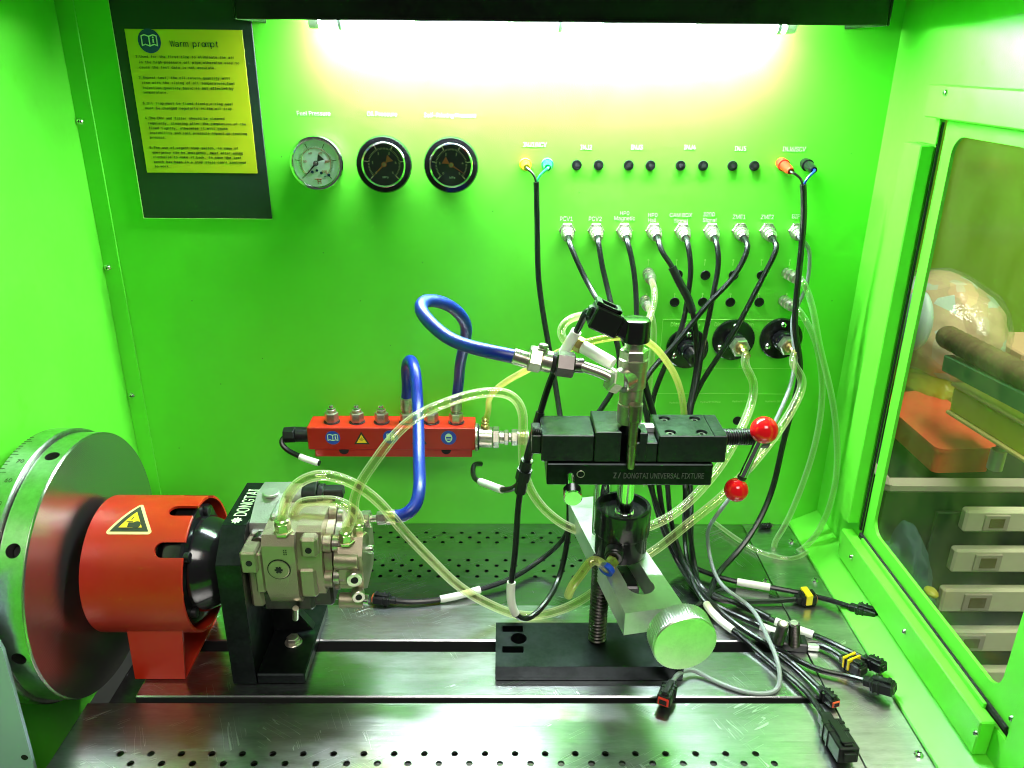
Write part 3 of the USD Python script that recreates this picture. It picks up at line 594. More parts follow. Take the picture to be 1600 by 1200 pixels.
sensor(1021, 360, 1027, 372, 'cable from HP0 Hall connector with thick grey sleeve, ending in small orange-tipped plug',
    [(1034, 392, -.055), (1047, 412, -.06), (1060, 438, -.065), (1077, 471, -.07), (1086, 510, -.075), (1089, 553, -.08), (1084, 600, -.09), (1073, 660, -.11), (1071, 760, -.13), (1070, 840, -.10), (1090, 925, 'z', .014), (1127, 963, 'z', .008), (1180, 995, 'z', .006), (1239, 1037, 'z', .005), (1281, 1076, 'z', .007)], size=(.028, .012, .010), seal='orange_seal', dark=(.075, .16, 1.55))
sensor(1066, 360, 1072, 373, 'cable from CAM BOX connector, ending in plug with yellow stripes at the right end',
    [(1077, 395, -.055), (1079, 425, -.06), (1074, 467, -.065), (1066, 508, -.07), (1043, 564, -.085), (1020, 625, -.10), (1014, 700, -.12), (1027, 800, -.12), (1060, 880, 'z', .018), (1105, 937, 'z', .009), (1153, 963, 'z', .006), (1200, 983, 'z', .005), (1260, 1003, 'z', .005), (1292, 1013, 'z', .006), (1317, 1028, 'z', .008)], sl=(.86, .90), size=(.030, .016, .013), seal='dark_steel', band=((.30, .38), (.52, .60)))
sensor(1111, 360, 1117, 373, 'cable from 320D Signal connector, ending in hooked plug over the ledge',
    [(1122, 395, -.055), (1121, 425, -.06), (1115, 456, -.065), (1106, 503, -.07), (1097, 545, -.08), (1090, 590, -.09), (1078, 650, -.11), (1079, 760, -.13), (1080, 850, -.09), (1095, 915, 'z', .014), (1113, 928, 'z', .010), (1167, 949, 'z', .008), (1212, 971, 'z', .006), (1273, 993, 'z', .005), (1313, 1011, 'z', .006), (1350, 1029, 'z', .012)], sl=(.855, .915), size=(.028, .014, .012), dark=(.79, .845, 1.5))
sensor(1156, 360, 1163, 373, 'cable from ZME1 connector sweeping left across, ending in wide black plug at right',
    [(1168, 385, -.055), (1162, 405, -.06), (1140, 440, -.065), (1110, 471, -.07), (1067, 523, -.08), (1034, 560, -.09), (1002, 607, -.11), (1000, 690, -.13), (1030, 800, -.13), (1066, 880, 'z', .02), (1111, 941, 'z', .012), (1180, 995, 'z', .010), (1233, 1024, 'z', .007), (1281, 1047, 'z', .006), (1321, 1056, 'z', .007), (1352, 1064, 'z', .011)], size=(.032, .016, .013), seal='dark_steel')
sensor(1199, 360, 1207, 373, 'cable from ZME2 connector sweeping left, ending in large ribbed four-wire plug at the front',
    [(1213, 385, -.055), (1205, 408, -.06), (1186, 445, -.065), (1166, 484, -.07), (1142, 527, -.075), (1119, 562, -.08), (1090, 610, -.09), (1072, 670, -.11), (1072, 780, -.13), (1085, 880, 'z', .02), (1113, 957, 'z', .012), (1151, 989, 'z', .009), (1180, 1013, 'z', .006), (1215, 1043, 'z', .005), (1247, 1069, 'z', .006), (1272, 1096, 'z', .008), (1288, 1120, 'z', .010)], sl=(.73, .80), size=(.058, .021, .018))
sensor(1244, 360, 1250, 371, 'thin grey cable from BIP connector, looping past the knob to red-tipped plug',
    [(1262, 385, -.034), (1265, 412, -.026), (1259, 450, -.022), (1246, 478, -.022), (1238, 500, -.030), (1241, 545, -.045), (1238, 590, -.07), (1220, 640, -.10), (1185, 710, -.13), (1150, 765, -.18), (1120, 805, -.18), (1107, 855, 'z', .04), (1123, 907, 'z', .018), (1170, 947, 'z', .022), (1200, 997, 'z', .022), (1217, 1043, 'z', .016), (1215, 1075, 'z', .004), (1190, 1084, 'z', .003), (1150, 1077, 'z', .003), (1103, 1057, 'z', .004), (1080, 1047, 'z', .008), (1058, 1055, 'z', .012), (1050, 1068, 'z', .013)], r=.0026, m='grey_cable', seal='red_plastic', size=(.034, .015, .013))

# two wire test leads with 4 mm plugs
def plug(t, px, py, ex, ey, m):
    a = atY(px, py, 0); e = atY(ex, ey, -.036); d = unit(e-a)
    s = t.add('plug', lathe([(0, .0002), (.0068, .0002), (.0072, .003), (.0072, .010), (.0062, .012), (.0054, .030), (.0040, .036), (0, .036)], a, d, 22), m); t.add('collar', ring(a+d*.0105, d, .0062, .0077, .002, 22), m, s)
    return a+d*.035, d
a0 = atY(838, 262, 0)
t = Thing('test_lead', 'black lead with yellow and green plugs, running down to the angled valve connector', 'cable', (a0[0], 0, a0[2]))
p1, d1 = plug(t, 820, 255, 823, 262, 'yellow'); p2, d2 = plug(t, 855, 255, 856, 262, 'teal_green')
j = atY(838, 287, -.045)
t.add('wire', tube([p1-d1*.003, p1+d1*.005, (833, 272, -.044), j], .0016, 7), 'dark_steel'); t.add('wire', tube([p2-d2*.003, p2+d2*.005, (845, 273, -.044), j], .0016, 7), 'teal_green')
CV = cable(t, 'cable', [(838, 284, -.045), (839, 330, -.043), (840, 400, -.04), (842, 440, -.04), (852, 510, -.05), (866, 590, -.07), (876, 655, -.10), (886, 720, -.14), (889, 770, -.16), (887, 840, -.17), (874, 900, -.18), (850, 945, 'z', .022), (825, 966, 'z', .014), (805, 958, 'z', .03), (798, 925, -.25), (804, 870, -.25), (810, 790, -.25), (822, 725, -.26), (840, 660, -.27), (858, 600, -.266), (884, 545, -.272), (908, 504, -.286), (918, 487, -.298), (928, 484, -.302)], .0036, 'rubber')
f = near(CV, atY(798, 935, -.25)); sleeve(t, CV, f-.022, f+.022, .0052)
f = near(CV, atY(884, 545, -.272)); sleeve(t, CV, f-.026, f+.022, .0055)
f = near(CV, atY(820, 735, -.26)); t.add('inline_connector', cat(sweep(sub(CV, f-.03, f+.015), .0068, 8), sweep(sub(CV, f-.012, f+.002), .0085, 8)), 'black_plastic'); t.add('dark_sleeve', sweep(sub(CV, f+.018, f+.075), .0048, 10), 'rubber')
a0 = atY(1250, 264, 0)
t = Thing('test_lead', 'black lead with red and black plugs, hanging at the right of the back wall', 'cable', (a0[0], 0, a0[2]))
p1, d1 = plug(t, 1220, 254, 1236, 268, 'red_plastic'); p2, d2 = plug(t, 1258, 255, 1272, 266, 'gloss_black')
j = atY(1255, 291, -.045)
t.add('wire', tube([p1-d1*.003, p1+d1*.004, (1249, 277, -.044), j], .0016, 7), 'dark_steel'); t.add('wire', tube([p2-d2*.003, p2+d2*.004, (1263, 277, -.044), j], .0016, 7), 'blue_plastic')
cable(t, 'cable', [(1255, 288, -.045), (1256, 330, -.043), (1251, 400, -.042), (1244, 470, -.044), (1243, 520, -.05), (1250, 570, -.055), (1240, 630, -.06), (1222, 700, -.07), (1208, 760, -.08), (1185, 815, -.10), (1150, 865, 'z', .03), (1120, 900, 'z', .014), (1105, 935, 'z', .010), (1085, 950, 'z', .006)], .0040, 'rubber')

# ================================================================== twin threaded sensors on the table
b0 = atZ(1232, 1010, 0)
t = Thing('speed_sensor', 'pair of threaded metal barrels standing on black block among the cables', 'sensor', b0)
T = frame(b0, (1, -.15, 0)); t.add('block', rbox((-.022, -.010, 0), (.020, .010, .012), .0015, T), 'black_plastic')
for (ex, ey, bx, by) in ((1224, 975, 1216, 1003), (1241, 974, 1241, 1008)):
    a, e = atZ(bx, by, .012), atZ(ex, ey, .046); s = t.add('threaded_barrel', thread(a, e, .0065, .0022, .0008, 20), 'dark_steel'); dd = unit(e-a)
    t.add('tip', cyl(e, e+dd*.0015, .0045, n=16), 'nickel', s)
t.add('clamp_ring', ring(atZ(1241, 1000, .016), (0, 0, 1), .0066, .0085, .003, 24), 'gloss_black')
t.add('end_lug', rbox((.020, -.006, .001), (.034, .006, .008), .001, T), 'alu')
t.add('cable', tube([(1256, 1006, 'z', .006), (1275, 1004, 'z', .007), (1300, 1016, 'z', .006), (1325, 1035, 'z', .006)], .003, 8), 'rubber')

# ================================================================== HOSES
def hose(label, P, r, m='hose', group=None, name='clear_hose', k=7, n=18):
    t = Thing(name, label, 'hose', pts(P[:1])[0], group); C = spline(pts(P), k); h = t.add('hose', sweep(C, r, n, cap=False), m); t.add('bore', sweep(C, r*.60, 12, cap=False), 'hose_bore', h); return t, C
# ================================================================== MOUNT BRACKET
XP0, XP1 = -.298, -.272
t = Thing('mount_bracket', 'tall black mounting bracket lettered DONGTAI bolted to the bed bars', 'bracket', (-.285, -.275, 0))
prof = Polygon([(-.338, .001), (-.338, .158), (-.306, .187), (-.214, .187), (-.212, .16), (-.212, .001)]).buffer(-.001, join_style=2).buffer(.001, 2)
pl = t.add('plate', poly3(prof, XP1-XP0, (XP0, 0, 0), (0, 1, 0), (0, 0, 1)), 'blued_dark')
t.add('foot', rbox((XP1+.0002, -.3375, .0008), (-.218, -.2125, .014), .0015), 'blued_dark')
t.add('rib', hull([(XP1, y, z) for y in (-.262, -.25) for z in (.014, .085)]+[(-.225, y, .014) for y in (-.262, -.25)]), 'black_metal')
t.add('bolt', cat(ring((-.243, -.285, .014), (0, 0, 1), .001, .010, .0018, 24), hexn((-.243, -.285, .0158), (-.243, -.285, .0225), .013)), 'nickel')
m = text('DONGTAI', .0135); b = m.bounds; m.apply_translation([0, -.00675, 0]); m.apply_scale([.058/(b[1][0]-b[0][0]), 1, 1])
t.add('lettering', put(m, (-.2845, -.289, .1871), (0, 1, 0), (-1, 0, 0)), 'white', pl, smooth=False)
lg = unary_union([sbox(0, .000, .009, .0016), sbox(0, .006, .009, .0076), sbox(.001, 0, .0028, .0076), sbox(.0062, 0, .008, .0076), sbox(-.0015, .003, .0105, .0046), sbox(.004, -.002, .0054, .0096)])
t.add('emblem', poly3(affinity.translate(lg, 0, -.0038), .0003, (-.285, -.3015, .1871), (0, 1, 0), (-1, 0, 0)), 'white', pl, smooth=False)

# ================================================================== FLYWHEEL
WY0, WZ0, WR = -.278, .1215, .1445
t = Thing('flywheel', 'large turned steel flywheel with holes and graduated rim at the left', 'flywheel', (-.478, WY0, -.03))
O = (-.520, WY0, WZ0); D = (1, 0, 0)
hol = []
for i in range(8):
    a = math.radians(-4.8+43.2*i) if i < 3 else math.radians(-4.8+45*i)
    dv = V(0, -math.cos(a), math.sin(a)); c = V(-.4645, WY0, WZ0)+dv*WR; hol.append((c, dv))
rim = lathe([(0, .0415), (WR-.001, .0415), (WR, .0425), (WR, .0678), (WR-.0012, .0690), (0, .0690)], O, D, 128)
rim = boolsub(rim, [cyl(c-dv*.02, c+dv*.01, .0072, n=20) for c, dv in hol])
w = t.add('disc', rim, 'wheel_steel')
t.add('rim_band', boolsub(lathe([(WR-.0005, .0432), (WR+.0005, .0432), (WR+.0005, .0672), (WR-.0005, .0672), (WR-.0005, .0432)], O, D, 128), [cyl(c-dv*.02, c+dv*.01, .0072, n=20) for c, dv in hol]), 'rim_steel')
for c, dv in hol: t.add('rim_hole', cyl(c-dv*.016, c-dv*.012, .0070, n=16), 'dark_hole', w)
g = t.add('graduated_ring', lathe([(.05, .016), (WR+.004, .016), (WR+.005, .017), (WR+.005, .0395), (WR+.0035, .0410), (.05, .0410), (.05, .016)], O, D, 128), 'rim_steel')
for k in range(28):
    a = math.radians(40+2.0*k); L = .008 if k % 5 == 0 else .0045; dv = V(0, -math.cos(a), math.sin(a)); tv = V(0, math.sin(a), math.cos(a)); c = V(-.5035, WY0, WZ0)+dv*(WR+.0049)
    T = np.eye(4); T[:3, 0], T[:3, 1], T[:3, 2], T[:3, 3] = (1, 0, 0), tv, np.cross((1, 0, 0), tv), c
    t.add('tick_mark', rbox((0, -.0003, -.0004), (L, .0003, .0004), .0001, T), 'black_print', g)
for s, a in (('60', 66), ('70', 76), ('50', 56)):
    a = math.radians(a); dv = V(0, -math.cos(a), math.sin(a)); tv = V(0, math.sin(a), math.cos(a)); m = text(s, .0045)
    t.add('numeral', put(m, V(-.4925, WY0, WZ0)+dv*(WR+.0051)-tv*.002, (1, 0, 0), tv), 'black_print', g, smooth=False)
t.add('shaft', cyl((-.525, WY0, WZ0), (-.505, WY0, WZ0), .05), 'dark_steel')
# ================================================================== RED COUPLING COVER
CY, CZ, CR = -.275, .118, .0755
t = Thing('coupling_cover', 'red sheet metal guard with hand hazard sticker between flywheel and bracket', 'guard', (-.385, CY, 0))
shell = lathe([(CR-.003, 0), (CR-.0004, 0), (CR, .0006), (CR, .1055), (CR-.0004, .106), (CR-.003, .106), (CR-.003, 0)], (-.438, CY, CZ), (1, 0, 0), 120)
cut = []
for a, xa in ((44.5, -.3545), (81.5, -.352), (118, -.3545)):
    a = math.radians(a); dv = V(0, -math.cos(a), math.sin(a)); c = V(xa, CY, CZ)+dv*(CR-.008); tv = V(0, math.sin(a), math.cos(a))
    T = np.eye(4); T[:3, 0], T[:3, 1], T[:3, 2], T[:3, 3] = (1, 0, 0), tv, np.cross((1, 0, 0), tv), c
    cut += [rbox((0, -.0082, -.02), (.05, .0082, .02), .0005, T), cyl(c-dv*.02, c+dv*.02, .0082, n=24)]
body = t.add('shell', boolsub(shell, cut), 'red')
for yy, dy in ((-.3325, .003), (-.228, .003)):
    leg = Polygon([(-.4065, .082), (-.346, .082), (-.3535, .003), (-.409, .003)])
    t.add('leg', poly3(leg, dy, (0, yy+dy, 0), (1, 0, 0), (0, 0, 1)), 'red')
t.add('foot_plate', rbox((-.409, -.330, .0006), (-.3535, -.226, .0035), .0008), 'red')
t.add('gusset', hull([(x, y, z) for x in (-.349, -.3475) for y, z in ((-.228, .078), (-.30, .078), (-.228, .035))]), 'red')
def wrap(poly, ca, cx, r, step=.003):
    """flat outline laid on the cover: u along the axis, v up round the curve from angle ca (deg)"""
    out = []
    for g in getattr(poly, 'geoms', [poly]):
        e = trimesh.creation.extrude_polygon(g, .0003, engine='earcut'); e = e.subdivide_to_size(step); v = e.vertices
        th = math.radians(ca)+v[:, 1]/r; rr = r+v[:, 2]; e.vertices = np.stack([cx+v[:, 0], CY-rr*np.cos(th), CZ+rr*np.sin(th)], 1); out.append(e)
    return cat(out)
tri = Polygon([(-.0225, -.0145), (.0225, -.0145), (0.001, .0255)])
tri = Polygon([(-.0205, -.0140), (.0205, -.0140), (0.0, .0215)])
tc, tx = 70, -.3935
s = t.add('sticker', wrap(tri.buffer(.003, 6), tc, tx, CR+.0001), 'sign_border', body)
t.add('sticker_border', wrap(tri.difference(tri.buffer(-.0048, join_style=2)), tc, tx, CR+.0004), 'black_print', body)
t.add('sticker_field', wrap(tri.buffer(-.0046, join_style=2), tc, tx, CR+.0004), 'sign_yellow', body)
hand = unary_union([Point(.0055, -.006).buffer(.004, 8).union(sbox(-.003, -.0085, .005, -.0035)).buffer(.0004), sbox(-.009, -.0108, -.0015, -.0100), sbox(-.006, -.0022, .0008, -.0014), Polygon([(-.002, .0005), (-.0006, .0045), (.0003, .0045), (-.001, .0005)])])
t.add('hand_symbol', wrap(hand, tc, tx, CR+.0008), 'black_print', body)

# black coupling inside the cover
t = Thing('shaft_coupling', 'glossy black shaft coupling inside the open end of the red guard', 'coupling', (-.34, CY, .05))
O = (-.438, CY, CZ)
t.add('rear_disc', lathe([(0, .03), (.070, .03), (.0715, .032), (.0715, .074), (.069, .076), (0, .076)], O, (1, 0, 0), 64), 'gloss_black')
t.add('front_disc', lathe([(0, .078), (.066, .078), (.068, .080), (.068, .098), (.066, .101), (.052, .103), (0, .103)], O, (1, 0, 0), 10, phase=.2), 'gloss_black')
t.add('hub', lathe([(.054, .103), (.053, .110), (.047, .122), (.043, .130), (.036, .136), (0, .1395)], O, (1, 0, 0), 48), 'gloss_black')
for a in (40, 112, 184, 256, 328):
    a = math.radians(a); t.add('bolt', cyl((-.337, CY-.058*math.cos(a), CZ+.058*math.sin(a)), (-.331, CY-.058*math.cos(a), CZ+.058*math.sin(a)), .0055, n=18), 'black_metal')
# grey bracket at the very left front
t = Thing('side_bracket', 'pale blue-grey sheet metal strut leaning at lower left corner', 'bracket', atY(30, 1190, -.43))
q = [atY(-60, 890, -.43), atY(8, 1012, -.43), atY(62, 1215, -.43), atY(90, 1320, -.43), atY(10, 1320, -.43), atY(-10, 1130, -.43), atY(-60, 1010, -.43)]
t.add('strut', poly3(Polygon([(p[0], p[2]) for p in q]), .004, (0, -.43, 0), WX, WY), 'grey_bracket')
p = atY(38, 1184, -.4345); t.add('slot', cyl((p[0], -.4338, p[2]), (p[0], -.4344, p[2]), .0035, n=14), 'dark_hole')

# ================================================================== FUEL PUMP
t = Thing('fuel_pump', 'cast metal fuel pump with hose fittings mounted on the black bracket', 'pump', (-.22, -.29, .085))
t.add('mounting_flange', cat(rbox((-.2718, -.322, .092), (-.258, -.222, .165), .003), rbox((-.2718, -.3385, .148), (-.2545, -.300, .174), .002), rbox((-.260, -.334, .120), (-.250, -.29, .17), .002)), 'cast')
t.add('lug_hole', cyl((-.2625, -.3380, .161), (-.2625, -.3392, .161), .0034, n=16), 'dark_hole')
t.add('rear_casting', cat(hull([(x, y, z) for x in (-.2715, -.240) for y, z in ((-.232, .150), (-.232, .198), (-.262, .2005), (-.297, .184), (-.300, .178), (-.300, .150))]), rbox((-.2470, -.304, .150), (-.2385, -.230, .1985), .0025), rbox((-.2690, -.306, .1705), (-.2385, -.297, .178), .0015), cyl((-.256, -.262, .199), (-.256, -.262, .2025), .009, n=20)), 'cast_light')
t.add('bolt', cat(cyl((-.258, -.303, .170), (-.258, -.316, .170), .0085, n=20), cyl((-.258, -.316, .170), (-.258, -.3165, .170), .0042, n=6)), 'dark_steel')
t.add('canister', cyl((-.239, -.255, .193), (-.221, -.255, .194), .0135, n=28), 'cast_light')
s = t.add('solenoid', cat(cyl((-.221, -.255, .194), (-.205, -.255, .195), .0150, n=28), cyl((-.205, -.255, .195), (-.198, -.255, .195), .0125, n=28)), 'black_plastic')
T = frame((-.199, -.255, .198), (1, 0, .02)); t.add('solenoid_plug', cat(rbox((0, -.007, -.005), (.022, .007, .006), .001, T), rbox((.006, -.004, -.010), (.012, .004, -.004), .0006, T), rbox((.016, -.004, -.009), (.019, .004, -.004), .0006, T)), 'black_plastic', s)
fb = hull([(x, y, z) for x in (-.2485, -.2145) for y, z in ((-.337, .128), (-.337, .181), (-.331, .191), (-.262, .1935), (-.262, .10), (-.326, .104))]+[(-.2145, -.337, .119)])
front = t.add('front_block', fb, 'cast')
t.add('second_block', cat(hull([(x, y, z) for x in (-.2145, -.189) for y, z in ((-.324, .113), (-.331, .151), (-.324, .190), (-.318, .1945), (-.262, .1945), (-.262, .10))]), rbox((-.209, -.337, .166), (-.191, -.322, .190), .003), rbox((-.2145, -.333, .113), (-.196, -.315, .150), .003)), 'cast')
t.add('pad_hole', cat(cyl((-.200, -.3368, .176), (-.200, -.3378, .176), .0035, n=18)), 'dark_hole')
pk = t.add('face_plug', lathe([(0, 0), (.0122, 0), (.0122, .0006), (0, .0006)], (-.2325, -.3369, .153), (0, -1, 0), 32), 'dark_hole')
t.add('plug_cap', lathe([(0, .0004), (.0110, .0004), (.0110, .0012), (.010, .0016), (0, .0016)], (-.2325, -.3369, .153), (0, -1, 0), 32), 'cast', pk)
st = unary_union([affinity.rotate(sbox(-.0042, -.0012, .0042, .0012), k*60, origin=(0, 0)) for k in range(3)]+[Point(0, 0).buffer(.003)])
t.add('star_socket', onwall(affinity.translate(st, -.2325, .153), .0002, -.3386), 'dark_hole', pk)
t.add('stamp', cat([rbox((-.2262+i*.0022, -.3374, .1705+j*.0024), (-.2262+i*.0022+.0014, -.3369, .1705+j*.0024+.0016), .0001) for i in range(2) for j in range(3)]), 'dark_steel', front)
lob = unary_union([Point(0, 0).buffer(.039, 24)]+[Point(.040*math.cos(a), .040*math.sin(a)).buffer(.010, 10) for a in np.radians([20, 80, 140, 200, 260, 320])]).buffer(-.002).buffer(.002)
t.add('ring_flange', poly3(affinity.translate(lob, -.284, .145), .008, (-.1885, 0, 0), (0, 1, 0), (0, 0, 1)), 'cast')
t.add('ring_flange', poly3(affinity.translate(affinity.scale(lob, .92, .92, origin=(0, 0)), -.284, .145), .006, (-.1795, 0, 0), (0, 1, 0), (0, 0, 1)), 'nickel')
for a in (200, 260, 320, 140):
    a = math.radians(a); y, z = -.284+.040*math.cos(a), .145+.040*math.sin(a); t.add('bolt', cat(hexn((-.174, y, z), (-.168, y, z), .009), cyl((-.168, y, z), (-.164, y, z), .003)), 'nickel')
hd = cat(hull([(x, y, z) for x in (-.1738, -.148) for y, z in ((-.322, .118), (-.324, .160), (-.312, .176), (-.262, .178), (-.252, .15), (-.262, .108), (-.305, .106))]+[(-.144, -.30, .14), (-.144, -.27, .14)]), cyl((-.178, -.318, .152), (-.152, -.318, .152), .011, n=24), cyl((-.178, -.312, .095), (-.152, -.312, .095), .0085, n=24), rbox((-.176, -.326, .123), (-.158, -.30, .148), .003))
t.add('pump_head', hd, 'cast')
t.add('port_boss', cat(cyl((-.1585, -.322, .137), (-.1555, -.334, .137), .0085, n=24), cyl((-.156, -.320, .113), (-.153, -.331, .113), .0070, n=24)), 'nickel')
t.add('port_hole', cat(cyl((-.1555, -.3338, .137), (-.1554, -.3346, .137), .0040, n=16), cyl((-.153, -.3308, .113), (-.1529, -.3316, .113), .0036, n=16)), 'dark_hole')
t.add('end_spigot', cat(cyl((-.152, -.312, .095), (-.146, -.312, .095), .0065, n=20), cyl((-.146, -.290, .147), (-.141, -.290, .147), .005, n=16)), 'chrome')
t.add('lower_body', cat(rbox((-.262, -.318, .084), (-.205, -.245, .112), .004), rbox((-.215, -.312, .086), (-.185, -.25, .115), .003)), 'dark_steel')
t.add('drain_bolt', cat(cyl((-.226, -.322, .078), (-.222, -.330, .098), .0035, n=14)), 'nickel')
def barb(o, d, s=1.0, name='hose_fitting', m='brass_nickel'):
    o, d = np.asarray(o, float), unit(d)
    q = t.add(name, cat(hexn(o, o+d*.004*s, .017*s), hexn(o+d*.004*s, o+d*.014*s, .0145*s, .0006, phase=.3), lathe([(0, .014*s), (.0080*s, .014*s), (.0080*s, .017*s), (.0066*s, .0185*s), (0, .0185*s)], o, d, 24)), 'fitting'); return o+d*.015*s
E1 = barb((-.2265, -.327, .190), (-.02, .02, 1))
E2 = barb((-.1645, -.316, .171), (-.02, .02, 1), .9); E2b = barb((-.1540, -.300, .172), (.03, .02, 1), .85)
E3 = barb((-.238, -.292, .187), (1, 0, .05), .75, 'side_fitting')
OP = [atY(px, py, -.285) for px, py in ((548, 813), (566, 811.5), (580, 810.5), (592, 809.5), (603, 808.5), (613, 808))]
t.add('outlet_pipe', cat(cyl(OP[0], OP[1], .0052), hexn(OP[1], OP[2], .0165), cyl(OP[2], OP[3], .0038), hexn(OP[3]-V(.002, 0, 0), OP[4], .0130), cyl(OP[4], OP[5], .0074)), 'nickel')

# ================================================================== OIL RAIL
t = Thing('oil_rail', 'red block rail with six steel ports and safety stickers on the back wall', 'rail', (-.15, -.035, .14))
RY0, RY1, RZ0, RZ1 = -.062, -.024, .141, .1865
rx0, rx1 = -.2640, -.0375
body = t.add('block', rbox((rx0, RY0, RZ0+.012), (rx1, RY1, RZ1), .0012), 'red')
t.add('lower_block', rbox((rx0+.008, RY0+.0025, RZ0), (rx1-.004, RY1, RZ0+.013), .001), 'red', body)
t.add('wall_spacer', rbox((rx0+.02, RY1, RZ0+.01), (rx1-.02, -.0004, RZ1-.01), .001), 'red', body)
ports = []
for i, px in enumerate((522, 561, 599, 638, 676, 714)):
    x = atZ(px, 652, RZ1)[0]; y = -.043; ports.append((x, y)); o = V(x, y, RZ1)
    q = t.add('port_fitting', cat(hexn(o+V(0, 0, .001), o+V(0, 0, .0145), .0165, .001, (0, 1, 0)), cyl(o+V(0, 0, .0145), o+V(0, 0, .019), .0062, n=20)), 'nickel'); t.add('recess', lathe([(0, -.001), (.0108, -.001), (.0110, .0008), (0, .0010)], o, (0, 0, 1), 28), 'dark_hole', q)
    if i not in (3, 5): t.add('cap_nut', cat(hexn(o+V(0, 0, .0185), o+V(0, 0, .0215), .0095), cyl(o+V(0, 0, .0215), o+V(0, 0, .0255), .0035, n=14)), 'chrome', q)
def fs(px, py): q = atY(px, py, RY0); return q[0], q[2]
def disc(px, py, r, inner):
    c = fs(px, py); q = t.add('sticker', onwall(Point(*c).buffer(r, 20), .0002, RY0), 'sign_blue', body); t.add('symbol', onwall(affinity.translate(inner, *c), .0002, RY0-.0002), 'white', body, smooth=False)
disc(520, 684, .0100, book(0, 0, .0072))
gl1 = unary_union([sbox(-.0055, -.005, -.0005, .003), sbox(-.0055, .003, -.0042, .005), sbox(-.0036, .003, -.0024, .0058), sbox(-.0018, .003, -.0006, .0055), sbox(.0008, -.0045, .0055, .0035), sbox(.001, .0035, .0022, .0055), sbox(.0028, .0035, .004, .006), sbox(.0044, .0035, .0055, .005)])
disc(610, 683, .0100, gl1)
fc = Point(0, 0).buffer(.0058, 12).intersection(sbox(-.006, -.006, .006, .006)); fc = affinity.scale(fc, .85, 1.1).difference(Point(0, 0).buffer(.0048, 12).intersection(sbox(-.006, -.006, .006, -.0015))).union(Polygon([(-.004, -.002), (.004, -.002), (.0015, -.0062), (-.0015, -.0062)]).boundary.buffer(.0004)).difference(sbox(-.0035, -.0012, .0035, .0014))
disc(701, 684, .0105, fc)
for px in (565, 655):
    c = fs(px, 686); tr = Polygon([(-.0105, -.0078), (.0105, -.0078), (0, .0112)])
    t.add('sticker', onwall(affinity.translate(tr, *c), .0002, RY0), 'black_print', body); ins = affinity.scale(tr, .66, .66, origin=(0, -.0015))
    ins = ins.difference(unary_union([affinity.rotate(sbox(-.0003, -.003, .0003, .003), a, origin=(0, -.003)) for a in (-50, -25, 0, 25, 50)]).intersection(sbox(-.01, -.002, .01, .01)))
    t.add('symbol', onwall(affinity.translate(ins, *c), .0002, RY0-.0002), 'sign_yellow', body, smooth=False)
for px in (537, 697): 
    c = fs(px, 706); t.add('screw_recess', onwall(Point(c[0], c[1]+.002).buffer(.0068, 14).intersection(sbox(c[0]-.01, c[1]-.006, c[0]+.01, c[1]+.0045)), .0003, RY0+.0024), 'dark_hole', body)
xr = rx1; yz = (-.043, .164)
e = t.add('right_adapter', cat(cyl((xr, *yz), (xr+.004, *yz), .0195, n=32), cyl((xr+.005, *yz), (xr+.024, *yz), .0145, n=32), hexn((xr+.0245, *yz), (xr+.033, *yz), .026), cyl((xr+.033, *yz), (xr+.040, *yz), .009), hexn((xr+.040, *yz), (xr+.046, *yz), .018), cyl((xr+.046, *yz), (xr+.050, *yz), .007), hexn((xr+.050, *yz), (xr+.058, *yz), .020), thread((xr+.058, *yz), (xr+.074, *yz), .011, .002)), 'nickel')
t.add('seal_ring', cyl((xr+.0035, *yz), (xr+.0055, *yz), .0175, n=32), 'dark_hole')
NB = V(xr+.014, -.043, .178); t.add('side_barb', lathe([(0, 0), (.006, 0), (.006, .004), (.0045, .006), (.0058, .009), (.0045, .011), (.0055, .014), (.004, .016), (0, .016)], NB, (0, 0, 1), 18), 'brass')
t.add('left_plug', cat(cyl((rx0-.002, -.043, .167), (rx0-.020, -.043, .167), .0105, n=24), cyl((rx0-.020, -.043, .167), (rx0-.036, -.043, .166), .0115, n=8)), 'black_plastic')
C = cable(t, 'sensor_lead', [V(rx0-.034, -.043, .165), (440, 690, -.05), (448, 702, -.055), (462, 710, -.06), (478, 717, -.065), (500, 724, -.07)], .0036, 'rubber')
sleeve(t, C, .60, .97, .0045)
# short loose lead by the rail's right end
t = Thing('short_lead', 'short black lead with white sleeve curling below the right end of red rail', 'cable', atY(745, 725, -.08))
C = cable(t, 'cable', [(752, 725, -.05), (742, 726, -.06), (739, 738, -.08), (745, 750, -.12), (765, 758, -.17), (785, 765, -.21), (803, 762, -.24), (815, 752, -.255)], .0034, 'rubber'); sleeve(t, C, .40, .74, .0048)

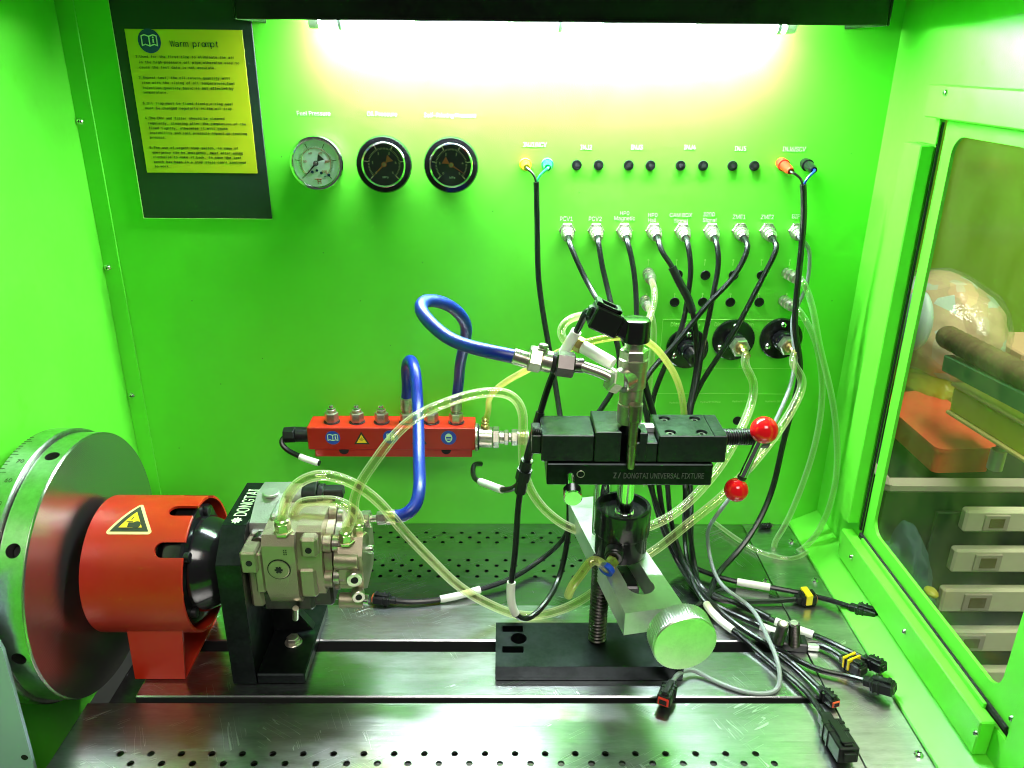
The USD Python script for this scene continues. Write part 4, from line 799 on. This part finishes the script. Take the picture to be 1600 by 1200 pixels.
# blue hoses
def blue(label, start, P, ferr_a, ferr_b):
    t = Thing('blue_hose', label, 'hose', start); C = cable(t, 'hose', P, .0072, 'blue_hose', 14, 8)
    for a, b in (ferr_a, ferr_b): t.add('ferrule', lathe([(0, 0), (.0076, 0), (.0082, .001), (.0082, np.linalg.norm(b-a)-.002), (.0074, np.linalg.norm(b-a)), (0, np.linalg.norm(b-a))], a, b-a, 24), 'nickel')
x3, y3 = ports[3]; x5, y5 = ports[5]
a = V(x3, y3, RZ1+.019); b = a+V(0, 0, .018)
fe0, fe1 = OP[4], OP[5]+V(.004, 0, .001)
blue('blue hose arching from the rail down to the pump outlet', a, [b-V(0, 0, .006), (636, 600, -.043), (635, 575, -.05), (641, 563, -.068), (648, 578, -.095), (652, 620, -.12), (654, 680, -.17), (655, 730, -.22), (655, 765, -.26), (650, 786, -.275), (640, 799, -.283), (626, 806, -.285), fe1-V(.006, 0, 0)], (a, b), (fe0, fe1))
a5 = V(x5, y5, RZ1+.019); b5 = a5+V(0, 0, .016)
VF0 = atY(828, 564, -.300); VF1 = atY(801, 556, -.300)
blue('blue hose looping high from the rail to the clamped valve', a5, [b5-V(0, 0, .006), (717, 595, -.05), (719, 570, -.07), (726, 536, -.10), (727, 506, -.13), (711, 484, -.155), (684, 471, -.18), (662, 472, -.20), (659, 486, -.22), (676, 508, -.24), (703, 529, -.26), (736, 542, -.28), (769, 550, -.295), VF1+(VF0-VF1)*.25], (a5, b5), (VF1, VF0))

# ================================================================== CLAMPED VALVE (with angled cap connector)
VX, VYY = .1335, -.303
sc = lambda px, py: atY(px, py, VYY)
Z = lambda py: atY(985, py, VYY)[2]
VXp = atY(990, 560, VYY)[0]
t = Thing('pressure_valve', 'upright steel valve with side pipe and black cap, held in the fixture jaws', 'valve', (VXp, VYY, .25))
ax = lambda z: V(VXp, VYY, z)
t.add('upper_neck', cyl(ax(Z(548)), ax(Z(530)), .0095, n=28), 'nickel')
t.add('hex_collar', hexn(ax(Z(562)), ax(Z(544)), .0245, .0015), 'nickel')
t.add('tee_body', lathe([(0, 0), (.0128, 0), (.0138, .001), (.0138, Z(574)-Z(604)-.0005), (.0144, Z(574)-Z(604)), (.0144, Z(560)-Z(604)), (.0130, Z(560)-Z(604)+.001), (0, Z(560)-Z(604)+.001)], ax(Z(604)), (0, 0, 1), 36), 'tee')
t.add('lower_body', lathe([(0, 0), (.0128, 0), (.0128, .020), (.0118, .021), (.0118, Z(604)-Z(658)), (0, Z(604)-Z(658))], ax(Z(658)), (0, 0, 1), 32), 'tee')
t.add('nozzle', lathe([(0, 0), (.0036, 0), (.0042, .004), (.0042, .026), (.0048, .027), (.0048, .052), (.0064, .053), (.0064, .07), (0, .07)], V(VXp+.001, -.3245, Z(716)), (0, 0, 1), 24), 'bronze')
cap = t.add('black_cap', lathe([(0, 0), (.0128, 0), (.0142, .0012), (.0142, .020), (.0130, .0225), (.010, .0235), (0, .024)], ax(Z(533)), (0, 0, 1), 36), 'gloss_black')
p0, p1 = sc(982, 513), sc(928, 489); T = frame(p0, p1-p0, (0, 0, 1))
L = np.linalg.norm(p1-p0)
t.add('cap_arm', cat(rbox((0, -.0095, -.010), (L*.35, .0095, .008), .002, T)), 'gloss_black')
cn = t.add('cable_connector', cat(rbox((L*.28, -.0135, -.0125), (L*1.06, .0135, .0105), .0015, T), rbox((L*.98, -.006, -.006), (L*1.18, .006, .006), .002, T)), 'black_plastic')
t.add('connector_latch', cat(rbox((L*.42, -.0100, .0105), (L*1.0, -.0070, .0140), .0005, T), rbox((L*.42, .0070, .0105), (L*1.0, .0100, .0140), .0005, T), rbox((L*.40, -.0100, .0105), (L*.52, .0100, .0146), .0005, T), rbox((L*.94, -.0100, .0105), (L*1.10, .0100, .0146), .0005, T)), 'black_plastic', cn)
# side pipe: from the tee out to the blue hose
q0, q1, q2 = sc(966, 590), sc(945, 581), sc(897, 567)
side = unit(sc(955, 587)-ax(sc(966, 586)[2]))
t.add('side_boss', cyl(ax(q0[2]+.004), q0+V(-.001, -.012, 0), .0125, n=24), 'nickel')
qn = q0+V(-.001, -.012, 0); t.add('side_nut', hexn(qn, qn+unit(q1-q0+V(0, -.004, 0))*.011, .0215, .0012), 'nickel')
t.add('side_pipe', sweep(spline(np.array([qn+unit(q1-q0)*.006, q1+V(0, -.008, 0), (q1+q2)/2+V(0, -.004, 0), q2]), 8), .0056, 14), 'nickel')
h0, h1 = sc(897, 571), sc(868, 567); t.add('pipe_nut', cat(hexn(h1, h0, .0225, .0015), cyl(h0, h0+unit(q2-h1)*.010, .0075, n=20)), 'dark_steel')
t.add('pipe_nut_ring', cyl(h1+unit(h1-h0)*.004, h1, .0108, n=24), 'dark_hole')
g0, g1, g2 = sc(862, 566), sc(846, 563), sc(826, 559); t.add('swivel_nut', cat(hexn(g2, g1, .0225, .0012), cyl(g1, g0, .0108, n=26)), 'nickel')
t.add('bleed_screw', cat(cyl(sc(846, 556), sc(849, 543), .006, n=18), hexn(sc(849, 543), sc(850, 538), .009)), 'nickel')
w0, w1 = atY(958, 569, VYY+.010), atY(911, 542, VYY+.03); t.add('white_rod', lathe([(0, 0), (.0060, 0), (.0068, .003), (.0068, np.linalg.norm(w1-w0)), (0, np.linalg.norm(w1-w0))], w0, w1-w0, 22), 'white_tube')
dw = unit(w1-w0); t.add('brass_nut', cat(hexn(w1, w1+dw*.013, .0145), cyl(w1+dw*.012, w1+dw*.018, .0045)), 'brass')
t.add('blue_collar', cat(ring(w1+dw*.014, dw, .004, .0085, .004, 20), rbox((.013, -.003, -.010), (.018, .003, .010), .001, frame(w1, dw, (.4, 0, 1)))), 'blue_plastic')
WEND = w1+dw*.020

# ================================================================== UNIVERSAL FIXTURE
FXC = (.112, -.285)
t = Thing('universal_fixture', 'black clamping fixture with aluminium arm standing on the bed bars', 'fixture', (.11, -.285, 0))
bx0, bx1, by0, by1 = -.0065, .205, -.331, -.2555
base = sbox(bx0, by0, bx1, by1).difference(Point(.0205, -.284).buffer(.0095, 16)).difference(sbox(.003, -.2705, .024, -.2635).buffer(.002)).difference(sbox(.003, -.3065, .024, -.2995).buffer(.002))
fp = t.add('base_plate', poly3(base, .019, (0, 0, .0008), (1, 0, 0), (0, 1, 0)), 'blued_dark')
t.add('base_hole', rbox((.0, -.31, .001), (.034, -.26, .003), .0005), 'dark_hole', fp)
t.add('column', thread((FXC[0], FXC[1], .0198), (FXC[0], FXC[1], .135), .0105, .0046, .0022, 22), 'dark_steel')
# arm, slotted, reaching to the front right
A0 = V(.1085, -.155, 0); A1 = V(.155, -.3785, 0); dA = unit(A1-A0); LA = np.linalg.norm(A1-A0); nA = np.cross(dA, (0, 0, 1))
arm2 = Polygon([(0, -.027), (LA, -.0315), (LA, .0315), (0, .027)])
slot = sbox(.070, -.0145, LA-.040, .0145).buffer(-.001).union(Point(LA-.040, 0).buffer(.0145, 16)).union(Point(.070, 0).buffer(.0145, 16))
am = poly3(arm2.difference(slot), .027, tuple(A0+V(0, 0, .108)), dA, np.cross((0, 0, 1), dA))
t.add('slotted_arm', am, 'alu')
t.add('collar', lathe([(0, 0), (.0285, 0), (.0290, .001), (.0290, .026), (.0305, .0265), (.0305, .029), (.0310, .030), (.0310, .058), (.0300, .060), (.0265, .060), (.0255, .052), (0, .050)], (.1335, -.275, .1352), (0, 0, 1), 48), 'gloss_black')
t.add('collar_pin', cat(cyl((.123, -.300, .153), (.121, -.312, .152), .010, n=22), ring((.1212, -.3115, .152), (-.15, -1, -.08), .005, .0088, .003, 20)), 'black_metal')
t.add('post', cat(cyl((.1345, -.280, .185), (.1345, -.280, .2455), .0093, n=28), cyl((.1135, -.245, .14), (.1135, -.245, .246), .0095, n=28)), 'chrome')
t.add('lower_stem', cyl((.1345, -.280, .06), (.1345, -.280, .11), .004, n=14), 'dark_steel')
t.add('slide_block', rbox((.117, -.305, .084), (.153, -.262, .1075), .002), 'black_metal')
t.add('stem_ring', ring((.1345, -.280, .187), (0, 0, 1), .009, .0108, .004, 28), 'chrome')
brass0 = V(.1205, -.314, .150); bd = unit((-.6, -.75, -.35))
t.add('collar_fitting', cat(hexn(brass0, brass0+bd*.010, .013), cyl(brass0+bd*.010, brass0+bd*.016, .005)), 'brass')
t.add('collar_fitting_ring', ring(brass0+bd*.011, bd, .0045, .0085, .006, 20), 'blue_plastic')
# bar
bar_ = t.add('cross_bar', rbox((.0455, -.3205, .245), (.2145, -.262, .2695), .0012), 'blued_dark')
m = text('DONGTAI UNIVERSAL FIXTURE', .0062); b = m.bounds; m.apply_scale([(.082)/(b[1][0]-b[0][0]), 1, 1]); m.apply_translation([0, -.0031, 0])
t.add('lettering', put(m, (.1235, -.3206, .2565), WX, WY), 'grey_print', bar_, smooth=False)
t.add('emblem', poly3(unary_union([sbox(0, -.003, .003, -.0023), sbox(0, .0026, .003, .0033), Polygon([(.002, .0026), (.003, .0026), (.001, -.0023), (0, -.0023)]), Polygon([(.0045, -.003), (.0055, -.003), (.0075, .0035), (.0065, .0035)])]), .0003, (.1135, -.3206, .2565), WX, WY), 'grey_print', bar_, smooth=False)
t.add('bar_hole', cat(ring((.0800, -.3206, .258), (0, -1, 0), .0034, .0042, .0006, 20), ), 'nickel', bar_)
kk = t.add('clamp_screw', cat(lathe([(0, 0), (.0088, 0), (.0095, .001), (.0095, .013), (.0085, .0145), (0, .0147)], (.0705, -.333, .2465), (0, -1, -.12), 28)), 'chrome')
t.add('screw_shank', cat(cyl((.0705, -.335, .2465), (.0695, -.319, .256), .0042, n=16)), 'chrome', kk)
# jaws
lj = rbox((.0395, -.318, .2705), (.0925, -.270, .3005), .0010); lj2 = rbox((.0930, -.3185, .2705), (.1255, -.266, .3045), .0010)
lj3 = rbox((.1255, -.3185, .2705), (.1460, -.296, .3035), .0010)
notch = cyl((VXp, -.3125, .26), (VXp, -.3125, .32), .0112, n=28)
t.add('left_jaw', cat(lj, boolsub(lj2, [notch]), boolsub(lj3, [notch])), 'blued')
t.add('jaw_shelf', rbox((.1262, -.318, .2705), (.1570, -.286, .2925), .001), 'blued')
t.add('jaw_stop', cat(rbox((.0300, -.312, .276), (.0395, -.280, .297), .001), thread((.0395, -.305, .297), (.030, -.305, .299), .005, .002)), 'black_metal')
scr = [(.170, -.2765), (.202, -.2765), (.170, -.3095), (.202, -.3095)]
rj = boolsub(rbox((.1575, -.3185, .2705), (.2265, -.2655, .3005), .0010), [cyl((x, y, .292), (x, y, .31), .0058, n=24) for x, y in scr])
rj = boolsub(rj, [rbox((.2126, -.33, .2992), (.2134, -.26, .31), .0001)])
r_ = t.add('right_jaw', rj, 'blued')
for x, y in scr: t.add('cap_screw', boolsub(cyl((x, y, .2921), (x, y, .2985), .0044, n=20), [cyl((x, y, .2955), (x, y, .3), .0022, n=6)]), 'dark_steel')
t.add('jaw_shim', rbox((.1290, -.2945, .2925), (.1570, -.284, .2990), .0006), 'alu')
t.add('lead_screw', thread((.2265, -.296, .289), (.268, -.296, .289), .0088, .0024, .0009, 22), 'black_metal')
hb_, hb2 = atY(1194, 672, -.318), atY(1151, 764, -.326)
t.add('handle_rod', cyl(hb_, hb2, .0042, n=16), 'chrome')
t.add('screw_head', cyl((.262, -.296, .289), (.2745, -.296, .289), .0118, n=24), 'black_metal')
t.add('ball_handle', ball(hb_, .0138, 4), 'red_gloss'); t.add('ball_handle', ball(hb2+unit(hb2-hb_)*.001, .0122, 4), 'red_gloss')
cc = hb2-unit(hb2-hb_)*.0112; t.add('ball_collar', cyl(cc, cc-unit(hb2-hb_)*.004, .0046, n=16), 'dark_steel')
# knurled knob at the arm's end
kf = atY(1071, 1008, -.425); kb = atY(1066, 988, -.408); dk = unit(V(.12, -1, -.03))
kb = kf-dk*.024
R0 = .0315; th = np.linspace(0, 2*np.pi, 144, endpoint=False); v = []
kn = poly3(Polygon([((R0+(.0005 if i % 2 else 0))*math.cos(a), (R0+(.0005 if i % 2 else 0))*math.sin(a)) for i, a in enumerate(th)]), .020, tuple(kb+dk*.002), np.cross((0, 0, 1), dk), np.cross(dk, np.cross((0, 0, 1), dk)))
k_ = t.add('knob', cat(kn, lathe([(0, 0), (R0-.003, 0), (R0-.0005, .002), (R0-.002, .002), (0, .002)], kb, dk, 60)), 'alu', smooth=20)
t.add('knob_face', lathe([(0, 0), (R0, 0), (R0-.001, .0012), (0, .0013)], kb+dk*.022, dk, 64), 'knob_alu', k_)
t.add('knob_shank', cyl(A1+V(.022, .004, .116), kb, .0058, n=18), 'nickel', k_)

# ================================================================== hoses again (ends known now)
HG = 'soft clear hoses of the bench'
hose('thick clear hose arching over the pump, sagging to the bed, up to Diesel Return',
     [E1, (444, 795, -.327), (449, 778, -.325), (464, 757, -.32), (497, 743, -.315), (530, 747, -.31), (563, 762, -.305), (597, 790, -.30), (630, 829, -.295), (673, 874, -.28), (723, 920, -.25), (773, 948, -.235), (823, 962, -.225), (873, 954, -.225), (917, 932, -.225), (975, 890, -.215), (1027, 857, -.20), (1073, 820, -.19), (1123, 780, -.17), (1173, 728, -.15), (1215, 675, -.125), (1245, 625, -.095), (1252, 590, -.075), (1240, 568, -.060), FL2[1]+FL2[2]*.044], .0056)
hose('thick clear hose rising from the pump head, over the rail, on to Diesel Self-suction',
     [E2, (552, 800, -.312), (553, 785, -.31), (563, 756, -.305), (585, 722, -.295), (618, 679, -.28), (654, 649, -.26), (695, 630, -.24), (736, 617, -.225), (778, 613, -.215), (803, 622, -.205), (816, 645, -.20), (817, 680, -.20), (817, 715, -.20), (823, 750, -.20), (840, 783, -.20), (867, 810, -.20), (900, 828, -.20), (955, 835, -.20), (1013, 823, -.20), (1057, 800, -.19), (1097, 763, -.175), (1132, 718, -.155), (1158, 670, -.125), (1174, 630, -.095), (1176, 595, -.075), (1165, 570, -.060), FL1[1]+FL1[2]*.044], .0056)
hose('short clear hose bridging the two pump fittings', [E3, (470, 787, -.292), (490, 783, -.293), (523, 783, -.295), (545, 792, -.298), (560, 808, -.30), E2b], .0054)
hose('thin amber hose from the rail end, rising behind the valve nut', [NB+V(0, 0, .006), (763, 640, -.045), (764, 625, -.06), (778, 606, -.09), (805, 588, -.14), (832, 573, -.19), (880, 548, -.21), (950, 528, -.20), (1009, 533, -.17), (1036, 557, -.15), (1057, 592, -.13), (1067, 630, -.12), (1070, 670, -.12), (1072, 730, -.12)], .0042, 'hose_yellow', name='amber_hose')
hose('thin clear hose from upper left fitting, looping round to the brass nut of the valve', [F1[0]-F1[1]*.004, F1[0]+F1[1]*.004, (1023, 462, -.055), (1017, 490, -.075), (1003, 520, -.11), (970, 520, -.17), (930, 494, -.21), (905, 494, -.24), (884, 504, -.26), (877, 521, -.27), (885, 534, -.272), WEND-dw*.006], .0042, 'hose')
hose('thin clear hose hanging straight down from lower left fitting', [F2[0]-F2[1]*.004, F2[0]+F2[1]*.004, (1021, 510, -.05), (1018, 560, -.06), (1013, 620, -.08), (1009, 690, -.10), (1010, 760, -.12)], .0042)
hose('clear hose hanging in long loop between the two right end fittings', [F3[0]-F3[1]*.004, F3[0]+F3[1]*.003, (1268, 475, -.05), (1280, 536, -.055), (1292, 586, -.06), (1303, 640, -.065), (1308, 700, -.07), (1305, 755, -.075), (1284, 820, -.075), (1253, 858, -.07), (1222, 868, -.065), (1210, 856, -.062), (1221, 830, -.06), (1252, 762, -.055), (1272, 700, -.052), (1283, 640, -.05), (1284, 590, -.05), (1277, 545, -.05), (1264, 510, -.05), F4[0]+F4[1]*.003, F4[0]-F4[1]*.004], .0042, 'hose_clear')
hose('short amber hose hanging from the collar of the fixture', [brass0+bd*.013, (927, 876, -.325), (910, 894, -.33), (896, 913, -.33), (888, 930, -.32)], .0050, 'hose_yellow', name='amber_hose')
hose('loose thin clear hose lying on the back right of the table', [(1106, 808, 'z', .005), (1143, 836, 'z', .004), (1179, 858, 'z', .003), (1209, 869, 'z', .003), (1240, 872, 'z', .004), (1262, 862, 'z', .006)], .0032, 'hose_clear')

p = atZ(1196, 822, .004); t = Thing('small_grommet', 'small ribbed black grommet on the table by the back wall', 'grommet', p)
t.add('grommet', cat(thread(p-V(.009, 0, 0), p+V(.009, .002, 0), .0045, .0036, .0012, 14)), 'black_plastic'); t.add('tip', cyl(p+V(.009, .002, 0), p+V(.0115, .0022, 0), .0025, n=12), 'nickel')
# ================================================================== OUTSIDE, seen through the door's window
K['bag_wrap'] = mat('wrapped_bag', {'g': ('texture_coordinate', {}), 'v': ('voronoi_texture', {'scale': 26.0}), 'n': ('noise_texture', {'scale': 12.0, 'detail': 4.0}),
    'r': ('rgb_ramp', {'ramp': [(0.0, (.52, .36, .24)), (.38, (.58, .42, .28)), (.45, (.42, .55, .52)), (.62, (.50, .62, .60)), (.70, (.62, .46, .30)), (1.0, (.56, .40, .26))]}), 'sr': ('separate_color', {}),
    'b': ('bump', {'strength': .5, 'distance': .01}), 'p': ('principled_bsdf', {'roughness': .25})},
    [('g.object', 'v.vector'), ('g.object', 'n.vector'), ('v.color', 'sr.color'), ('sr.r', 'r.fac'), ('r.color', 'p.base_color'), ('n.fac', 'b.height'), ('b.normal', 'p.normal')])
K['film'] = mat('clear_film', {'t': ('transparent_bsdf', {'color': (.93, .95, .93)}), 'd': ('diffuse_bsdf', {'color': (.75, .80, .78)}), 'g': ('glossy_bsdf', {'color': (1, 1, 1), 'roughness': .15}), 'm1': ('mix_closure', {'fac': .05}), 'm2': ('mix_closure', {}), **SCHLICK, 'n': ('noise_texture', {'scale': 14.0, 'detail': 4.0}), 'tc': ('texture_coordinate', {}), 'b': ('bump', {'strength': .9, 'distance': .02})},
    [('tc.object', 'n.vector'), ('n.fac', 'b.height'), ('b.normal', 'g.normal'), ('t.BSDF', 'm1.closure1'), ('d.BSDF', 'm1.closure2'), ('m1.closure', 'm2.closure1'), ('g.BSDF', 'm2.closure2'), ('f.value', 'm2.fac')]+SCHLINK, surface='m2.closure')
K['tray_red'] = pm('tray_coral', (.58, .075, .035), .45, var=.12, vscale=25); K['crate'] = pm('crate_dark', (.005, .010, .009), .5); K['crate_rim'] = pm('crate_rim', (.40, .36, .32), .5)
K['drawer'] = pm('drawer_cream', (.62, .62, .48), .5, var=.08, vscale=8); K['tan'] = pm('cardboard', (.52, .36, .22), .8); K['olive'] = pm('olive_plastic', (.35, .34, .03), .35)
K['brown'] = pm('brown_roll', (.13, .10, .05), .5, var=.3, vscale=20); K['glass_green'] = pm('green_sheet', (.10, .34, .16), .2); K['yellow_box'] = pm('yellow_box', (.80, .78, .02), .35); K['machine_green'] = pm('machine_green', (.38, .80, .02), .45, var=.1, vscale=3)
K['blue_cloth'] = pm('blue_cloth', (.02, .06, .07), .8); K['pale_blue'] = pm('pale_blue_label', (.38, .52, .54), .5)
t = Thing('floor', kind='structure'); t.add('floor_slab', rbox((-3, -3, -.93), (4, 4, -.90), .001), 'floor')
t = Thing('workshop_cabinet', 'olive green machine housing standing behind the clutter beyond the window', 'machine', (1.6, 1.0, -.9))
t.add('housing', rbox((1.25, -.2, -.9), (1.29, 2.2, 1.3), .004), 'machine_green'); t.add('top_rail', rbox((1.24, -.2, .56), (1.249, 2.2, .60), .002), 'machine_green')
def blob(o, s, seed, amp=.12, n=4):
    m = trimesh.creation.icosphere(n, 1.0); v = m.vertices; q = meshkit.fbm(v*2.2+seed, 3, seed)-.5; m.vertices = v*(1+amp*2*q)[:, None]*np.asarray(s); m.apply_translation(o); return m
p = atX(1470, 512, .93)
t = Thing('wrapped_bundle', 'bundle in clear plastic film with tan and pale blue packaging, beyond the window', 'bundle', p)
t.add('contents', blob(p, (.10, .165, .112), 3, .10), 'bag_wrap'); t.add('film', blob(p, (.108, .176, .120), 5, .10), 'film')
q = atX(1432, 500, .815); t.add('label', blob(q, (.02, .05, .06), 8, .05, 3), 'pale_blue')
p = atX(1440, 590, .90); t = Thing('olive_bag', 'dark olive plastic bag below the film wrapped bundle', 'bag', p); t.add('bag', blob(p, (.06, .12, .055), 9, .14), 'olive')
a, b = atX(1478, 525, .80), atX(1640, 610, .80)
t = Thing('brown_roll', 'brown ribbed roll lying slantwise in front of the film wrapped bundle', 'roll', a); t.add('roll', thread(a, b, .021, .022, .002, 24), 'brown')
a, b = atX(1490, 566, .80), atX(1640, 640, .80); dd = unit(b-a)
t = Thing('green_sheet', 'translucent green edged sheet lying below the brown roll', 'sheet', a); t.add('sheet', rbox((0, -.02, -.016), (np.linalg.norm(b-a), .004, .014), .002, frame(a, dd)), 'glass_green')
a, b = atX(1497, 618, .80), atX(1625, 692, .80); dd = unit(b-a)
t = Thing('yellow_case', 'flat yellow case with pale rim, behind the coral tray', 'case', a); L = np.linalg.norm(b-a); t.add('case', rbox((0, -.012, -.028), (L, .05, .018), .004, frame(a, dd)), 'yellow_box'); t.add('rim', cat(rbox((-.003, -.016, .018), (L, .05, .024), .002, frame(a, dd)), rbox((-.003, -.016, -.034), (L, .05, -.027), .002, frame(a, dd))), 'sign_border')
zt = atX(1480, 690, .80)[2]
poly = [atZ(1396, 618, zt), atZ(1455, 612, zt), atZ(1556, 685, zt), atZ(1550, 702, zt), atZ(1466, 704, zt), atZ(1392, 640, zt)]
t = Thing('coral_tray', 'coral red plastic tray with rounded corners resting on the dark crate', 'tray', poly[4]-V(0, 0, .04))
pg = Polygon([(q[0], q[1]) for q in poly]).buffer(-.012).buffer(.012)
t.add('tray', poly3(pg, .045, (0, 0, zt-.045), (1, 0, 0), (0, 1, 0)), 'tray_red'); t.add('lid', poly3(pg.buffer(.004), .008, (0, 0, zt-.004), (1, 0, 0), (0, 1, 0)), 'tray_red')
p = atX(1556, 722, .80); t = Thing('steel_cup', 'small steel cup beside the coral tray', 'cup', p); t.add('cup', ring(p-V(0, 0, .012), (0, 0, 1), .010, .012, .034, 24), 'alu')
zc = zt-.047
a = atZ(1470, 742, zc)
t = Thing('dark_crate', 'dark plastic crate with grey rim under the coral tray', 'crate', (a[0], a[1], zc-.5))
x0, y0 = atZ(1385, 752, zc)[0], atZ(1490, 752, zc)[1]
t.add('rim', cat(rbox((x0, y0, zc-.030), (1.22, y0+.022, zc), .010), rbox((x0, y0, zc-.018), (x0+.02, y0+.5, zc), .008)), 'crate_rim')
t.add('bin', cat(rbox((x0+.005, y0+.005, zc-.55), (1.2, y0+.012, zc-.018), .003), rbox((x0+.005, y0+.012, zc-.55), (x0+.012, y0+.5, zc-.018), .003), rbox((x0+.012, y0+.012, zc-.04), (1.2, y0+.5, zc-.02), .003)), 'crate')
for i, (py, px, h) in enumerate(((816, 1512, 34), (878, 1494, 36), (940, 1476, 36), (1003, 1468, 34), (1064, 1455, 32))):
    xf = .70; yd = y0-.03-i*.004
    a = atY(px, py-h/2, yd); b = atY(px+200, py+h/2, yd)
    t = Thing('storage_drawer', ['topmost cream drawer of the stack beyond the window', 'second cream drawer from the top of the stack beyond the window', 'third cream drawer from the top of the stack beyond the window', 'fourth cream drawer down, hazy behind the scratched window', 'lowest cream drawer of the stack beyond the window'][i], 'drawer', (a[0], yd, b[2]), 'cream drawers stacked beyond the window')
    lo, hi = V(a[0], yd, b[2]), V(a[0]+.34, yd+.02, a[2]); t.add('front', rbox(lo, hi, .004), 'drawer')
    w = (hi[2]-lo[2]); q = t.add('label_holder', rbox((lo[0]+w*.75, yd-.004, lo[2]+w*.15), (lo[0]+w*1.75, yd, hi[2]-w*.15), .001), 'crate_rim'); t.add('label_card', rbox((lo[0]+w*.95, yd-.005, lo[2]+w*.28), (lo[0]+w*1.55, yd-.0038, hi[2]-w*.28), .0005), 'brown', q)
t = Thing('drawer_cabinet', 'dark cabinet body holding the cream drawers beyond the window', 'cabinet', (1.0, y0, -.9)); t.add('carcass', rbox((x0+.10, y0-.005, -.9), (1.25, y0+.003, zc-.06), .002), 'crate')
p = atX(1455, 925, .70); t = Thing('amber_lens', 'small dull yellow lens low behind the window by dark cloth', 'lens', p); t.add('lens', blob(p, (.010, .014, .006), 4, .1, 3), 'olive')
p = atX(1395, 900, .72); t = Thing('blue_cloth', 'dark blue cloth heaped low behind the window', 'cloth', p); t.add('cloth', blob(p, (.05, .10, .10), 12, .3), 'blue_cloth')
p = atX(1598, 540, 1.05); t = Thing('cardboard_box', 'tan cardboard box at right beyond the brown roll', 'box', p); t.add('box', rbox(p-V(.05, .08, .06), p+V(.05, .06, .01), .003), 'tan')
